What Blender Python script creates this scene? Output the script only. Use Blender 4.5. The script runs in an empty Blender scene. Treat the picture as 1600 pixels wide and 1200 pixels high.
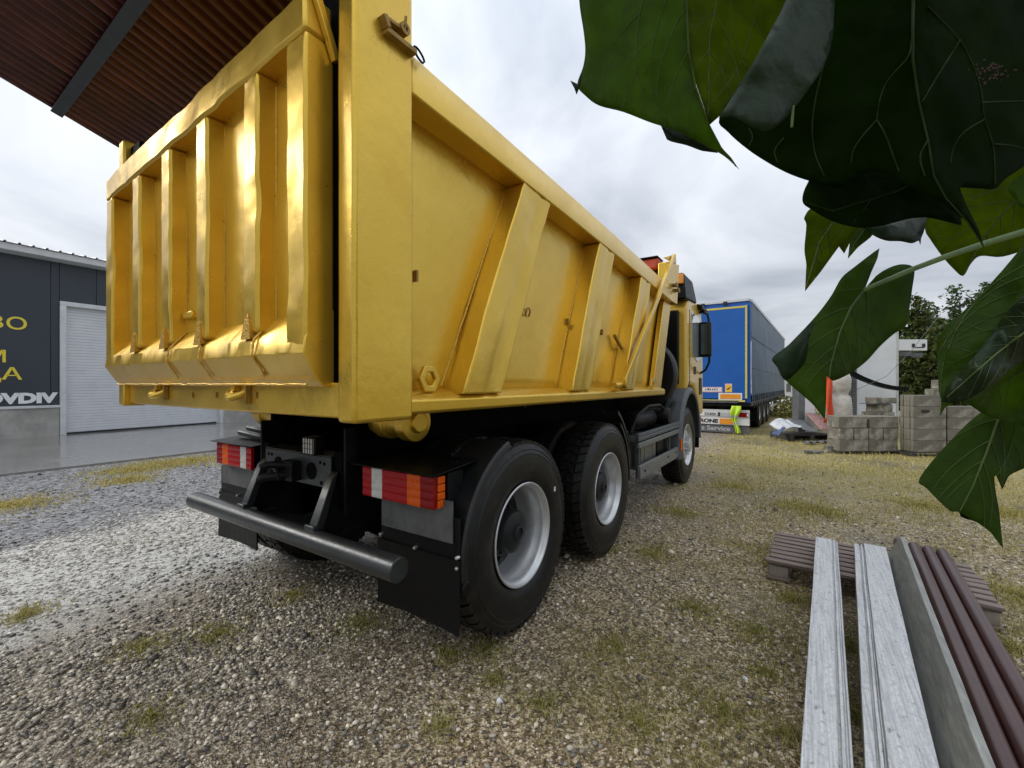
import bpy, bmesh, math, random
import numpy as np
from mathutils import Vector, Matrix, noise
from mathutils.geometry import delaunay_2d_cdt
random.seed(7); rng = np.random.default_rng(7)
R = math.radians
scene = bpy.context.scene

# ------------------------------------------------------------------ camera
F_PX, CX, CY, CAMZ, YAW = 679.0, 800.0, 600.0, 1.45, R(33.65)
cam_data = bpy.data.cameras.new('camera'); cam = bpy.data.objects.new('camera', cam_data)
scene.collection.objects.link(cam); scene.camera = cam
cam_data.sensor_width = 36.0; cam_data.lens = F_PX / 1600.0 * 36.0
cam_data.clip_start = 0.02; cam_data.clip_end = 3000
cam.location = (0, 0, CAMZ); cam.rotation_euler = (R(90), 0, YAW)

# ------------------------------------------------------------------ sky, sun, exposure
SUN_EL, SUN_AZ = R(33), R(243)       # azimuth measured from +Y clockwise: light comes from behind the camera, a little left
world = bpy.data.worlds.new('World'); scene.world = world; world.use_nodes = True
wn, wl = world.node_tree.nodes, world.node_tree.links
wn.clear()
def wnode(t, **k):
    n = wn.new(t)
    for a, b in k.items(): setattr(n, a, b)
    return n
w_out = wnode('ShaderNodeOutputWorld'); w_bg = wnode('ShaderNodeBackground')
w_tc = wnode('ShaderNodeTexCoord')
w_sky = wnode('ShaderNodeTexSky', sky_type='NISHITA', sun_disc=False, sun_elevation=SUN_EL, sun_rotation=SUN_AZ)
w_sc = wnode('ShaderNodeVectorMath', operation='SCALE'); w_sc.inputs['Scale'].default_value = 0.10
wl.new(w_sky.outputs[0], w_sc.inputs[0])
w_sep = wnode('ShaderNodeSeparateXYZ'); wl.new(w_tc.outputs['Generated'], w_sep.inputs[0])
# cloud layer: direction projected on a flat ceiling so that clouds flatten towards the horizon
w_abs = wnode('ShaderNodeMath', operation='MAXIMUM'); w_abs.inputs[1].default_value = 0.0; wl.new(w_sep.outputs[2], w_abs.inputs[0])
w_add = wnode('ShaderNodeMath', operation='ADD'); w_add.inputs[1].default_value = 0.28; wl.new(w_abs.outputs[0], w_add.inputs[0])
w_dx = wnode('ShaderNodeMath', operation='DIVIDE'); wl.new(w_sep.outputs[0], w_dx.inputs[0]); wl.new(w_add.outputs[0], w_dx.inputs[1])
w_dy = wnode('ShaderNodeMath', operation='DIVIDE'); wl.new(w_sep.outputs[1], w_dy.inputs[0]); wl.new(w_add.outputs[0], w_dy.inputs[1])
w_cmb = wnode('ShaderNodeCombineXYZ'); wl.new(w_dx.outputs[0], w_cmb.inputs[0]); wl.new(w_dy.outputs[0], w_cmb.inputs[1])
w_n = wnode('ShaderNodeTexNoise'); w_n.inputs['Scale'].default_value = 1.15; w_n.inputs['Detail'].default_value = 6; w_n.inputs['Roughness'].default_value = 0.52; w_n.inputs['Distortion'].default_value = 0.5
wl.new(w_cmb.outputs[0], w_n.inputs['Vector'])
w_r = wnode('ShaderNodeValToRGB')
w_r.color_ramp.elements[0].position = 0.38; w_r.color_ramp.elements[0].color = (0.42, 0.46, 0.53, 1)
w_r.color_ramp.elements[1].position = 0.66; w_r.color_ramp.elements[1].color = (0.88, 0.91, 0.96, 1)
wl.new(w_n.outputs['Fac'], w_r.inputs[0])
# overcast sky: brighter overhead than at the horizon
w_g = wnode('ShaderNodeMath', operation='MULTIPLY_ADD'); w_g.inputs[1].default_value = 1.20; w_g.inputs[2].default_value = 0.62
wl.new(w_abs.outputs[0], w_g.inputs[0])
w_m = wnode('ShaderNodeVectorMath', operation='SCALE'); wl.new(w_r.outputs[0], w_m.inputs[0]); wl.new(w_g.outputs[0], w_m.inputs['Scale'])
w_mix = wnode('ShaderNodeMixRGB'); w_mix.inputs[0].default_value = 0.93
wl.new(w_sc.outputs[0], w_mix.inputs[1]); wl.new(w_m.outputs[0], w_mix.inputs[2])
wl.new(w_mix.outputs[0], w_bg.inputs[0]); w_bg.inputs[1].default_value = 1.0
wl.new(w_bg.outputs[0], w_out.inputs[0])
sun_d = bpy.data.lights.new('sun', 'SUN'); sun_d.energy = 1.5; sun_d.angle = R(24); sun_d.color = (1, 0.97, 0.92)
sun = bpy.data.objects.new('sun', sun_d); scene.collection.objects.link(sun)
sd = Vector((math.sin(SUN_AZ) * math.cos(SUN_EL), math.cos(SUN_AZ) * math.cos(SUN_EL), math.sin(SUN_EL)))
sun.rotation_euler = sd.to_track_quat('Z', 'Y').to_euler(); sun.location = sd * 40
scene.view_settings.view_transform = 'Standard'; scene.view_settings.look = 'None'
scene.view_settings.exposure = 0.28; scene.view_settings.gamma = 1.0
scene.render.engine = 'CYCLES'
scene.cycles.use_denoising = True
scene.cycles.max_bounces = 8; scene.cycles.transparent_max_bounces = 8

# ------------------------------------------------------------------ pixel helpers
CAM = Vector((0, 0, CAMZ)); FW = Vector((-math.sin(YAW), math.cos(YAW), 0)); RT = Vector((math.cos(YAW), math.sin(YAW), 0)); UP = Vector((0, 0, 1))
def ray(x, y): return FW + RT * ((x - CX) / F_PX) + UP * ((CY - y) / F_PX)
def at_depth(x, y, d): return CAM + ray(x, y) * d
def on_z(x, y, z=0.0): d = ray(x, y); return CAM + d * ((z - CAMZ) / d.z)
def on_x(x, y, X): d = ray(x, y); return CAM + d * (X / d.x)
def on_y(x, y, Y): d = ray(x, y); return CAM + d * (Y / d.y)

# ------------------------------------------------------------------ mesh builder
COL = scene.collection
WLOC = {}
class MB:
    def __init__(s, M=None): s.v = []; s.f = []; s.mi = []; s.M = M; s.cur = 0
    def add(s, vs, fs):
        o = len(s.v); s.v.extend([Vector(p) for p in vs])
        for f in fs: s.f.append(tuple(i + o for i in f)); s.mi.append(s.cur)
        return s
    def box(s, x0, x1, y0, y1, z0, z1):
        x0, x1 = min(x0, x1), max(x0, x1); y0, y1 = min(y0, y1), max(y0, y1); z0, z1 = min(z0, z1), max(z0, z1)
        vs = [(x, y, z) for z in (z0, z1) for y in (y0, y1) for x in (x0, x1)]
        return s.add(vs, [(0, 2, 3, 1), (4, 5, 7, 6), (0, 1, 5, 4), (2, 6, 7, 3), (0, 4, 6, 2), (1, 3, 7, 5)])
    def hexa(s, p):          # eight corners: bottom four then top four, same winding
        return s.add(p, [(3, 2, 1, 0), (4, 5, 6, 7), (0, 1, 5, 4), (1, 2, 6, 5), (2, 3, 7, 6), (3, 0, 4, 7)])
    def prism(s, prof, axis, a0, a1):    # closed profile of 2D points extruded along an axis
        n = len(prof)
        def P(p, a): return {'x': (a, p[0], p[1]), 'y': (p[0], a, p[1]), 'z': (p[0], p[1], a)}[axis]
        vs = [P(p, a0) for p in prof] + [P(p, a1) for p in prof]
        fs = [tuple(range(n - 1, -1, -1)), tuple(range(n, 2 * n))] + [(i, (i + 1) % n, n + (i + 1) % n, n + i) for i in range(n)]
        return s.add(vs, fs)
    def tube(s, path, r, n=8, cap=True):
        path = [Vector(p) for p in path]; rs = r if isinstance(r, (list, tuple)) else [r] * len(path)
        rings = []; prev = None
        for i, p in enumerate(path):
            t = (path[min(i + 1, len(path) - 1)] - path[max(i - 1, 0)]).normalized()
            if prev is None:
                up = Vector((0, 0, 1)) if abs(t.z) < .9 else Vector((1, 0, 0))
                a = t.cross(up).normalized()
            else: a = (prev - t * prev.dot(t)).normalized()
            b = t.cross(a); prev = a
            rings.append([p + (a * math.cos(k * 2 * math.pi / n) + b * math.sin(k * 2 * math.pi / n)) * rs[i] for k in range(n)])
        vs = [q for rg in rings for q in rg]; fs = []
        for i in range(len(path) - 1):
            for k in range(n):
                k2 = (k + 1) % n; fs.append((i * n + k, i * n + k2, (i + 1) * n + k2, (i + 1) * n + k))
        if cap: fs.append(tuple(range(n - 1, -1, -1))); L = (len(path) - 1) * n; fs.append(tuple(range(L, L + n)))
        return s.add(vs, fs)
    def lathe(s, prof, c, axis='x', n=48, closed=False):    # prof: (radius, along-axis)
        vs = []; c = Vector(c)
        for (r, a) in prof:
            for k in range(n):
                t = 2 * math.pi * k / n; p, q = r * math.cos(t), r * math.sin(t)
                vs.append(c + Vector({'x': (a, p, q), 'y': (p, a, q), 'z': (p, q, a)}[axis]))
        m = len(prof); fs = []
        for i in range(m if closed else m - 1):
            j = (i + 1) % m
            for k in range(n):
                k2 = (k + 1) % n; fs.append((i * n + k, i * n + k2, j * n + k2, j * n + k))
        return s.add(vs, fs)
    def cyl(s, c, r, a0, a1, axis='x', n=24): return s.lathe([(1e-4, a0), (r, a0), (r, a1), (1e-4, a1)], c, axis, n)
    def gbox(s, x0, x1, y0, y1, z0, z1, nx, ny, nz):       # box with gridded faces (weld on build)
        def g(o, a, b, na, nb):
            o, a, b = Vector(o), Vector(a), Vector(b)
            vs = [o + a * (i / na) + b * (j / nb) for i in range(na + 1) for j in range(nb + 1)]
            fs = [(i * (nb + 1) + j, (i + 1) * (nb + 1) + j, (i + 1) * (nb + 1) + j + 1, i * (nb + 1) + j + 1) for i in range(na) for j in range(nb)]
            s.add(vs, fs)
        dx, dy, dz = x1 - x0, y1 - y0, z1 - z0
        g((x0, y0, z0), (0, dy, 0), (dx, 0, 0), ny, nx); g((x0, y0, z1), (dx, 0, 0), (0, dy, 0), nx, ny)
        g((x0, y0, z0), (dx, 0, 0), (0, 0, dz), nx, nz); g((x0, y1, z0), (0, 0, dz), (dx, 0, 0), nz, nx)
        g((x0, y0, z0), (0, 0, dz), (0, dy, 0), nz, ny); g((x1, y0, z0), (0, dy, 0), (0, 0, dz), ny, nz)
        return s
    def disp(s, fn):
        s.v = [p + Vector(fn(p)) for p in s.v]; return s
    def build(s, name, mat, parent=None, bevel=0, weld=False, smooth=True, ang=38, segs=2, recalc=True):
        vs = [s.M @ p for p in s.v] if s.M is not None else s.v
        lo = Vector([min(p[i] for p in vs) for i in range(3)]); hi = Vector([max(p[i] for p in vs) for i in range(3)])
        c = (lo + hi) / 2
        me = bpy.data.meshes.new(name); me.from_pydata([p - c for p in vs], [], s.f)
        mats = mat if isinstance(mat, (list, tuple)) else [mat]
        for m in mats: me.materials.append(MAT[m])
        if len(mats) > 1: me.polygons.foreach_set('material_index', s.mi)
        if weld or recalc:
            bm = bmesh.new(); bm.from_mesh(me)
            if weld: bmesh.ops.remove_doubles(bm, verts=bm.verts, dist=1e-5)
            bmesh.ops.recalc_face_normals(bm, faces=bm.faces); bm.to_mesh(me); bm.free()
        if smooth:
            me.shade_smooth(); me.set_sharp_from_angle(angle=R(ang))
        o = bpy.data.objects.new(name, me); COL.objects.link(o)
        place(o, c, parent)
        if bevel:
            b = o.modifiers.new('bevel', 'BEVEL'); b.width = bevel; b.segments = segs; b.limit_method = 'ANGLE'; b.angle_limit = R(40); b.harden_normals = False
        return o
def place(o, wloc, parent=None):
    wloc = Vector(wloc); WLOC[o.name] = wloc
    if parent is not None: o.parent = parent; o.location = wloc - WLOC[parent.name]
    else: o.location = wloc
def thing(name, loc, label, cat, group=None):
    o = bpy.data.objects.new(name, None); COL.objects.link(o); o.empty_display_size = .2; place(o, loc); return tag(o, label, cat, group)
def tag(o, label=None, cat=None, group=None, kind=None):
    if label: o['label'] = label
    if cat: o['category'] = cat
    if group: o['group'] = group
    if kind: o['kind'] = kind
    return o
def text_part(txt, name, mat, M, size, parent, extrude=.003, bold=0.0, xscale=1.0, align='LEFT'):
    cu = bpy.data.curves.new(name, 'FONT'); cu.body = txt; cu.size = size; cu.extrude = extrude; cu.offset = bold; cu.align_x = align; cu.resolution_u = 3
    t = bpy.data.objects.new('tmp_text', cu); COL.objects.link(t)
    dg = bpy.context.evaluated_depsgraph_get(); me = bpy.data.meshes.new_from_object(t.evaluated_get(dg))
    bpy.data.objects.remove(t)
    mb = MB(M @ Matrix.Diagonal((xscale, 1, 1, 1))); mb.add([v.co.copy() for v in me.vertices], [tuple(p.vertices) for p in me.polygons])
    bpy.data.meshes.remove(me)
    return mb.build(name, mat, parent, smooth=False, recalc=False)
def basis(o, ex, ey):       # matrix whose local x, y are world vectors ex, ey
    ex, ey = Vector(ex).normalized(), Vector(ey).normalized(); ez = ex.cross(ey).normalized()
    m = Matrix((ex, ey, ez)).transposed().to_4x4(); m.translation = Vector(o); return m

# ------------------------------------------------------------------ materials
MAT = {}
class N:
    """small node-tree helper"""
    def __init__(s, name):
        m = bpy.data.materials.new(name); m.use_nodes = True; s.m = m; s.t = m.node_tree; s.n = s.t.nodes; s.l = s.t.links
        s.b = s.n['Principled BSDF']; s.out = s.n['Material Output']; MAT[name] = m
        s.tc = s.n.new('ShaderNodeTexCoord'); s.geo = s.n.new('ShaderNodeNewGeometry')
    def node(s, t, **k):
        n = s.n.new(t)
        for a, b in k.items(): setattr(n, a, b)
        return n
    def link(s, a, b): s.l.new(a, b)
    def vec(s, coord='Object', scale=(1, 1, 1)):
        src = s.geo.outputs['Position'] if coord == 'World' else s.tc.outputs[coord]
        mp = s.node('ShaderNodeMapping'); mp.inputs['Scale'].default_value = scale; s.link(src, mp.inputs[0]); return mp.outputs[0]
    def noise(s, scale, detail=4, rough=.55, vec=None, dist=0, out='Fac'):
        n = s.node('ShaderNodeTexNoise'); n.inputs['Scale'].default_value = scale; n.inputs['Detail'].default_value = detail
        n.inputs['Roughness'].default_value = rough; n.inputs['Distortion'].default_value = dist
        s.link(vec if vec is not None else s.vec(), n.inputs['Vector']); return n.outputs[out]
    def voro(s, scale, feature='F1', vec=None, out='Distance', rnd=1.0):
        n = s.node('ShaderNodeTexVoronoi', feature=feature); n.inputs['Scale'].default_value = scale; n.inputs['Randomness'].default_value = rnd
        s.link(vec if vec is not None else s.vec(), n.inputs['Vector']); return n.outputs[out]
    def ramp(s, fac, stops, interp='LINEAR'):
        r = s.node('ShaderNodeValToRGB'); cr = r.color_ramp; cr.interpolation = interp
        while len(cr.elements) < len(stops): cr.elements.new(.5)
        for e, (p, c) in zip(cr.elements, stops):
            e.position = p; e.color = (c, c, c, 1) if isinstance(c, (int, float)) else (*c, 1)
        s.link(fac, r.inputs[0]); return r.outputs[0]
    def mix(s, fac, a, b, mode='MIX'):
        m = s.node('ShaderNodeMixRGB', blend_type=mode)
        for i, v in ((0, fac), (1, a), (2, b)):
            if isinstance(v, (int, float)): m.inputs[i].default_value = v if i == 0 else (v, v, v, 1)
            elif isinstance(v, tuple): m.inputs[i].default_value = (*v, 1)
            else: s.link(v, m.inputs[i])
        return m.outputs[0]
    def math(s, op, a, b=0.0, c=None):
        m = s.node('ShaderNodeMath', operation=op)
        for i, v in enumerate((a, b) if c is None else (a, b, c)):
            if isinstance(v, (int, float)): m.inputs[i].default_value = v
            else: s.link(v, m.inputs[i])
        return m.outputs[0]
    def bump(s, h, strength=.3, dist=.01, normal=None):
        b = s.node('ShaderNodeBump'); b.inputs['Strength'].default_value = strength; b.inputs['Distance'].default_value = dist
        s.link(h, b.inputs['Height'])
        if normal is not None: s.link(normal, b.inputs['Normal'])
        return b.outputs[0]
    def set(s, **k):
        for a, v in k.items():
            i = s.b.inputs[a.replace('_', ' ')]
            if isinstance(v, (int, float)): i.default_value = v
            elif isinstance(v, tuple): i.default_value = (*v, 1) if len(v) == 3 else v
            else: s.link(v, i)
        return s
def simple(name, col, rough=.5, metal=0.0, var=.12, nscale=6, bump=0.0, bscale=60, coat=0.0, spec=.5, bdist=.004):
    n = N(name); f = n.noise(nscale, 5, .6)
    c = n.mix(n.ramp(f, [(.3, 1 - var), (.7, 1 + var)]), (0, 0, 0), tuple(col))
    dark = tuple(max(0, x * (1 - var * 1.6)) for x in col); lite = tuple(min(1, x * (1 + var)) for x in col)
    c = n.ramp(f, [(.28, dark), (.5, tuple(col)), (.75, lite)])
    n.set(Base_Color=c, Metallic=metal, Coat_Weight=coat, Coat_Roughness=.1, Specular_IOR_Level=spec)
    n.set(Roughness=n.ramp(n.noise(nscale * 3, 3), [(.3, max(.03, rough - .08)), (.7, min(1, rough + .08))]))
    if bump: n.set(Normal=n.bump(n.noise(bscale, 4), bump, bdist))
    return n

# gold body paint, wet with fine rain drops
n = N('gold')
f = n.noise(1.6, 5, .6); f2 = n.noise(14, 4, .6)
c = n.ramp(f, [(.25, (.62, .385, .030)), (.5, (.70, .455, .045)), (.8, (.76, .52, .075))])
c = n.mix(n.ramp(f2, [(.62, 0.0), (.80, .25)]), c, (.46, .26, .025))
n.set(Base_Color=c, Metallic=.74, Coat_Weight=.40, Coat_Roughness=.20)
n.set(Roughness=n.ramp(n.noise(5, 4), [(.3, .26), (.7, .40)]))
drop = n.ramp(n.voro(95), [(.0, 1.0), (.22, .75), (.34, 0.0)])
drop = n.mix(n.ramp(n.noise(60, 2), [(.48, 0.0), (.6, 1.0)]), (0, 0, 0), drop)
b1 = n.bump(n.noise(7.0, 3), .16, .03)
b2 = n.bump(n.noise(240, 2), .10, .002, b1)
n.set(Normal=n.bump(drop, .35, .002, b2))
n = N('gold_dented')
f = n.noise(1.6, 5, .6); f2 = n.noise(18, 4, .6)
c = n.ramp(f, [(.25, (.62, .375, .026)), (.5, (.70, .445, .040)), (.8, (.78, .53, .08))])
c = n.mix(n.ramp(f2, [(.60, 0.0), (.78, .3)]), c, (.48, .27, .022))
n.set(Base_Color=c, Metallic=.66, Coat_Weight=.4, Coat_Roughness=.17, Roughness=n.ramp(n.noise(9, 4), [(.3, .26), (.7, .40)]))
n.set(Normal=n.bump(n.noise(200, 2), .12, .002, n.bump(n.noise(24, 2, .5), .07, .010, n.bump(n.noise(5, 2), .14, .04))))
simple('gold_weld', (.58, .35, .05), .36, .6, .15, 40, .8, 90)
simple('gold_dark', (.30, .18, .03), .5, .3, .2, 20, .4, 60)
simple('black_steel', (.006, .0065, .007), .45, .0, .3, 8, .3, 70, spec=.16)
simple('chassis', (.002, .002, .0022), .65, .0, .3, 8, .3, 70, spec=.06)
simple('bumper_grey', (.022, .026, .028), .36, .1, .2, 7, .25, 160, coat=.15)
simple('black_plastic', (.0035, .004, .0043), .42, 0, .2, 10, .25, 220, spec=.2)
simple('guard_plastic', (.009, .010, .0105), .36, 0, .2, 10, .2, 200, spec=.45)
simple('grey_plastic', (.075, .085, .092), .5, 0, .12, 9, .2, 200)
simple('guard_steel', (.17, .18, .18), .42, .3, .15, 8, .2, 90)
simple('tank', (.16, .165, .15), .4, .6, .2, 4, .2, 60)
n = N('rubber'); f = n.noise(7, 6, .65); g = n.noise(40, 4)
c = n.ramp(f, [(.35, (.0038, .004, .0042)), (.55, (.0075, .0075, .0072)), (.72, (.022, .019, .014))])
n.set(Base_Color=c, Roughness=n.ramp(g, [(.3, .34), (.7, .55)]), Specular_IOR_Level=.34, Normal=n.bump(n.noise(90, 4), .4, .004))
simple('rim_silver', (.56, .57, .57), .36, .6, .06, 6, .1, 80)
simple('hub_black', (.014, .015, .017), .4, .1, .2, 14, .3, 60, spec=.3)
simple('plate_grey', (.10, .105, .10), .5, .2, .3, 9, .2, 40)
simple('bolt', (.65, .66, .66), .3, .8, .1)
def lens(name, col):
    n = N(name); n.set(Base_Color=n.ramp(n.noise(30, 3), [(.3, tuple(x * .8 for x in col)), (.7, col)]), Roughness=.25, Specular_IOR_Level=.2, Coat_Weight=.10, Coat_Roughness=.08)
    w = n.node('ShaderNodeTexWave', bands_direction='X'); w.inputs['Scale'].default_value = 60; n.link(n.vec(), w.inputs['Vector'])
    n.set(Normal=n.bump(w.outputs['Fac'], .15, .002))
lens('lens_red', (.42, .003, .006)); lens('lens_dark_red', (.26, .002, .005)); lens('lens_amber', (.78, .11, .003)); lens('lens_white', (.70, .70, .67))
n = N('window_glass'); n.set(Base_Color=(.30, .34, .36), Roughness=.05, Metallic=.0, Specular_IOR_Level=.9, Coat_Weight=1.0)
n = N('mirror_glass'); n.set(Base_Color=(.05, .07, .065), Roughness=.08, Metallic=.5)  # dark greenish base stands for the reflected ground and trees
simple('cab_yellow', (.66, .43, .055), .28, .05, .06, 3, 0, coat=.5)
simple('red_tarp', (.42, .055, .018), .55, 0, .2, 6, .5, 20)
simple('white_paint', (.74, .76, .78), .45, 0, .05, 3, .05, 40)
simple('dirty_white', (.55, .55, .53), .6, 0, .12, 5, .2, 30)
simple('trailer_blue', (.004, .095, .38), .42, 0, .08, 2, .05, 40)
n = N('curtain'); w = n.noise(1.2, 5, .6, n.vec('Object', (1, .25, 1)))
n.set(Base_Color=n.ramp(w, [(.3, (.010, .050, .105)), (.55, (.018, .065, .125)), (.75, (.034, .085, .135))]), Roughness=.45, Specular_IOR_Level=.25, Coat_Weight=.08)
n.set(Normal=n.bump(n.noise(2.2, 4, .6), .5, .05))
simple('reflective_yellow', (.62, .52, .10), .4, 0, .15, 10)
simple('amber_plate', (.75, .28, .02), .4, 0, .08, 8); simple('plate_white', (.68, .68, .66), .45, 0, .1, 8)
simple('print_black', (.015, .015, .016), .5); simple('print_white', (.75, .76, .78), .5, 0, .03); simple('print_grey', (.42, .43, .44), .5, 0, .05)
simple('sign_yellow', (.78, .62, .05), .5, 0, .04); simple('sticker_pink', (.70, .45, .45), .5, 0, .1); simple('sticker_yellow', (.78, .50, .03), .5, 0, .06)
simple('hi_vis', (.50, .72, .03), .6, 0, .12, 12, .4, 30); simple('hi_vis_band', (.5, .52, .5), .35, .2, .1)
simple('orange_cloth', (.72, .085, .02), .6, 0, .15, 8, .5, 20)
n = simple('bag_fabric', (.52, .49, .43), .75, 0, .18, 9, .6, 26)
simple('galv_dark', (.12, .125, .13), .45, .6, .25, 8, .2, 40)
simple('flashing', (.62, .64, .66), .42, .35, .10, 5, .2, 20)
# facade
n = N('cladding'); f = n.noise(.7, 4); n.set(Base_Color=n.ramp(f, [(.3, (.026, .034, .046)), (.7, (.033, .043, .056))]), Roughness=.45)
n.set(Normal=n.bump(n.noise(1.5, 2), .12, .05))
simple('roller_slat', (.62, .635, .66), .42, .15, .05, 3)
n = N('cast_concrete'); f = n.noise(2.2, 7, .65); g = n.noise(.8, 3, .6, n.vec('Object', (1, 1, .25)))
c = n.ramp(f, [(.3, (.24, .235, .215)), (.55, (.36, .35, .325)), (.75, (.45, .44, .41))])
n.set(Base_Color=n.mix(n.ramp(g, [(.5, 0.0), (.72, .45)]), c, (.20, .19, .17)), Roughness=.8, Normal=n.bump(n.noise(40, 6), .3, .01))
# roof sheeting
n = N('roof_sheet'); f = n.noise(2.4, 5, .65, n.vec('Object', (3, .5, 1)))
c = n.ramp(f, [(.3, (.026, .006, .007)), (.5, (.070, .015, .016)), (.68, (.13, .040, .034)), (.8, (.20, .085, .06))])
n.set(Base_Color=c, Roughness=.34, Metallic=.0, Normal=n.bump(n.noise(30, 3), .15, .004))
simple('beam_steel', (.045, .055, .062), .5, .2, .15, 4, .2, 40)
# building blocks
n = N('block_concrete'); oi = n.node('ShaderNodeObjectInfo'); f = n.noise(9, 8, .7); g = n.noise(2.6, 4, .6)
c = n.ramp(f, [(.28, (.085, .076, .056)), (.5, (.15, .138, .105)), (.75, (.225, .21, .17))])
c = n.mix(n.ramp(oi.outputs['Random'], [(0, .0), (1, .55)]), c, (.21, .195, .155))
c = n.mix(n.ramp(g, [(.52, 0.0), (.64, .75)]), c, (.38, .36, .31))
n.set(Base_Color=c, Roughness=.88, Normal=n.bump(n.noise(55, 8, .7), .55, .012))
n = N('wood_grey'); oi = n.node('ShaderNodeObjectInfo'); v = n.vec('Object', (2.2, 30, 30)); f = n.noise(1.6, 7, .65, v)
c = n.ramp(f, [(.3, (.075, .055, .044)), (.5, (.18, .14, .118)), (.72, (.33, .275, .24))])
c = n.mix(n.ramp(oi.outputs['Random'], [(0, .0), (1, .4)]), c, (.21, .155, .125))
n.set(Base_Color=c, Roughness=.72, Normal=n.bump(f, .5, .004))
simple('wood_pale', (.28, .25, .20), .75, 0, .25, 14, .4, 50); simple('wood_dark', (.055, .047, .04), .8, 0, .3, 14, .4, 50)
# galvanised / aluminium boards, streaked
n = N('alu_board'); v = n.vec('Object', (60, 1.6, 60)); f = n.noise(2.0, 8, .62, v); g = n.noise(30, 3, .6, n.vec('Object', (1.0, .55, 1)))
h_ = n.noise(75, 4, .7, n.vec('Object', (1.2, .5, 1)))
c = n.ramp(f, [(.30, (.38, .385, .38)), (.5, (.58, .585, .58)), (.7, (.70, .705, .69))])
vc = n.voro(170, out='Color'); vs_ = n.node('ShaderNodeSeparateColor'); n.link(vc, vs_.inputs[0])
c = n.mix(n.ramp(vs_.outputs[0], [(0, .0), (1, .28)]), c, (.33, .34, .34))
c = n.mix(n.ramp(h_, [(.48, 0.0), (.72, .45)]), c, (.24, .245, .24))
c = n.mix(n.ramp(n.noise(34, 5, .7, n.vec('Object', (1.0, .6, 1))), [(.60, 0.0), (.72, .75)]), c, (.10, .105, .10))
n.set(Base_Color=c, Metallic=.8, Roughness=n.ramp(f, [(.3, .52), (.7, .36)]), Normal=n.bump(f, .15, .003))
n = N('alu_dull'); v = n.vec('Object', (20, 2, 20)); f = n.noise(2.5, 8, .7, v)
n.set(Base_Color=n.ramp(f, [(.3, (.17, .175, .155)), (.6, (.32, .325, .295)), (.75, (.44, .445, .41))]), Metallic=.4, Roughness=.5, Normal=n.bump(f, .2, .003))
n = N('pipe_brown'); f = n.noise(30, 5, .6); v = n.voro(60)
c = n.ramp(n.noise(5, 5), [(.3, (.034, .009, .007)), (.7, (.066, .018, .013))]); c = n.mix(n.ramp(f, [(.68, 0.0), (.74, .7)]), c, (.16, .10, .085))
n.set(Base_Color=c, Roughness=.42, Normal=n.bump(f, .25, .004), Coat_Weight=.15)
simple('scrap_sheet', (.55, .56, .57), .45, .3, .2, 8, .3, 20); simple('scrap_dark', (.11, .11, .115), .6, 0, .3, 9, .3, 40); simple('scrap_red', (.30, .16, .15), .6, .1, .3, 9, .3, 30)
simple('scrap_blue', (.06, .09, .18), .5, 0, .3, 9)
# stones and blades take their colour from a per-piece attribute
n = N('stone'); a = n.node('ShaderNodeAttribute', attribute_name='tint'); f = n.noise(90, 4, .6, n.vec('World'))
n.set(Base_Color=n.mix(n.ramp(f, [(.3, 0.3), (.7, 0.0)]), a.outputs['Color'], (.12, .11, .095)), Roughness=.42)
n = N('grass'); a = n.node('ShaderNodeAttribute', attribute_name='tint')
n.set(Base_Color=a.outputs['Color'], Roughness=.55)
tr = n.node('ShaderNodeBsdfTranslucent'); n.link(a.outputs['Color'], tr.inputs[0]); ms = n.node('ShaderNodeMixShader'); ms.inputs[0].default_value = .3
n.link(n.b.outputs[0], ms.inputs[1]); n.link(tr.outputs[0], ms.inputs[2]); n.link(ms.outputs[0], n.out.inputs[0])
simple('bark', (.09, .07, .05), .85, 0, .3, 20, .7, 40); simple('stem_green', (.10, .17, .04), .5, 0, .2, 20, .2, 60)
n = N('tree_leaf'); a = n.node('ShaderNodeAttribute', attribute_name='tint')
n.set(Base_Color=a.outputs['Color'], Roughness=.5)
tr = n.node('ShaderNodeBsdfTranslucent'); n.link(a.outputs['Color'], tr.inputs[0]); ms = n.node('ShaderNodeMixShader'); ms.inputs[0].default_value = .25
n.link(n.b.outputs[0], ms.inputs[1]); n.link(tr.outputs[0], ms.inputs[2]); n.link(ms.outputs[0], n.out.inputs[0])
def leafmat(name, col, trans, tcol, rough=.5, spec=.2):
    n = N(name); f = n.noise(30, 5, .6); g = n.voro(75, 'DISTANCE_TO_EDGE')
    c = n.ramp(f, [(.3, tuple(x * .75 for x in col)), (.7, tuple(x * 1.2 for x in col))])
    n.set(Base_Color=c, Roughness=rough, Specular_IOR_Level=spec, Normal=n.bump(n.ramp(g, [(0, 0.0), (.12, 1.0)]), .07, .002, n.bump(n.noise(22, 3), .35, .012)))
    tr = n.node('ShaderNodeBsdfTranslucent')
    n.link(n.ramp(n.noise(14, 4, .6), [(.3, tuple(x * .6 for x in tcol)), (.7, tcol)]), tr.inputs[0])
    ms = n.node('ShaderNodeMixShader'); ms.inputs[0].default_value = trans
    n.link(n.b.outputs[0], ms.inputs[1]); n.link(tr.outputs[0], ms.inputs[2]); n.link(ms.outputs[0], n.out.inputs[0])
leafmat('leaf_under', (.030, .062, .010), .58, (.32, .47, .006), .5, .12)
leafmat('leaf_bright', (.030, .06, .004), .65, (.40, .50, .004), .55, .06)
leafmat('leaf_shaded', (.005, .013, .002), .52, (.12, .20, .003), .6, .03)  # darker leaf copy: shade from the leaves overhead put into the colour
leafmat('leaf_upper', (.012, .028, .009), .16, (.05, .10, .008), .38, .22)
simple('vein', (.075, .105, .03), .5, 0, .2, 30, spec=.2)
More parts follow.
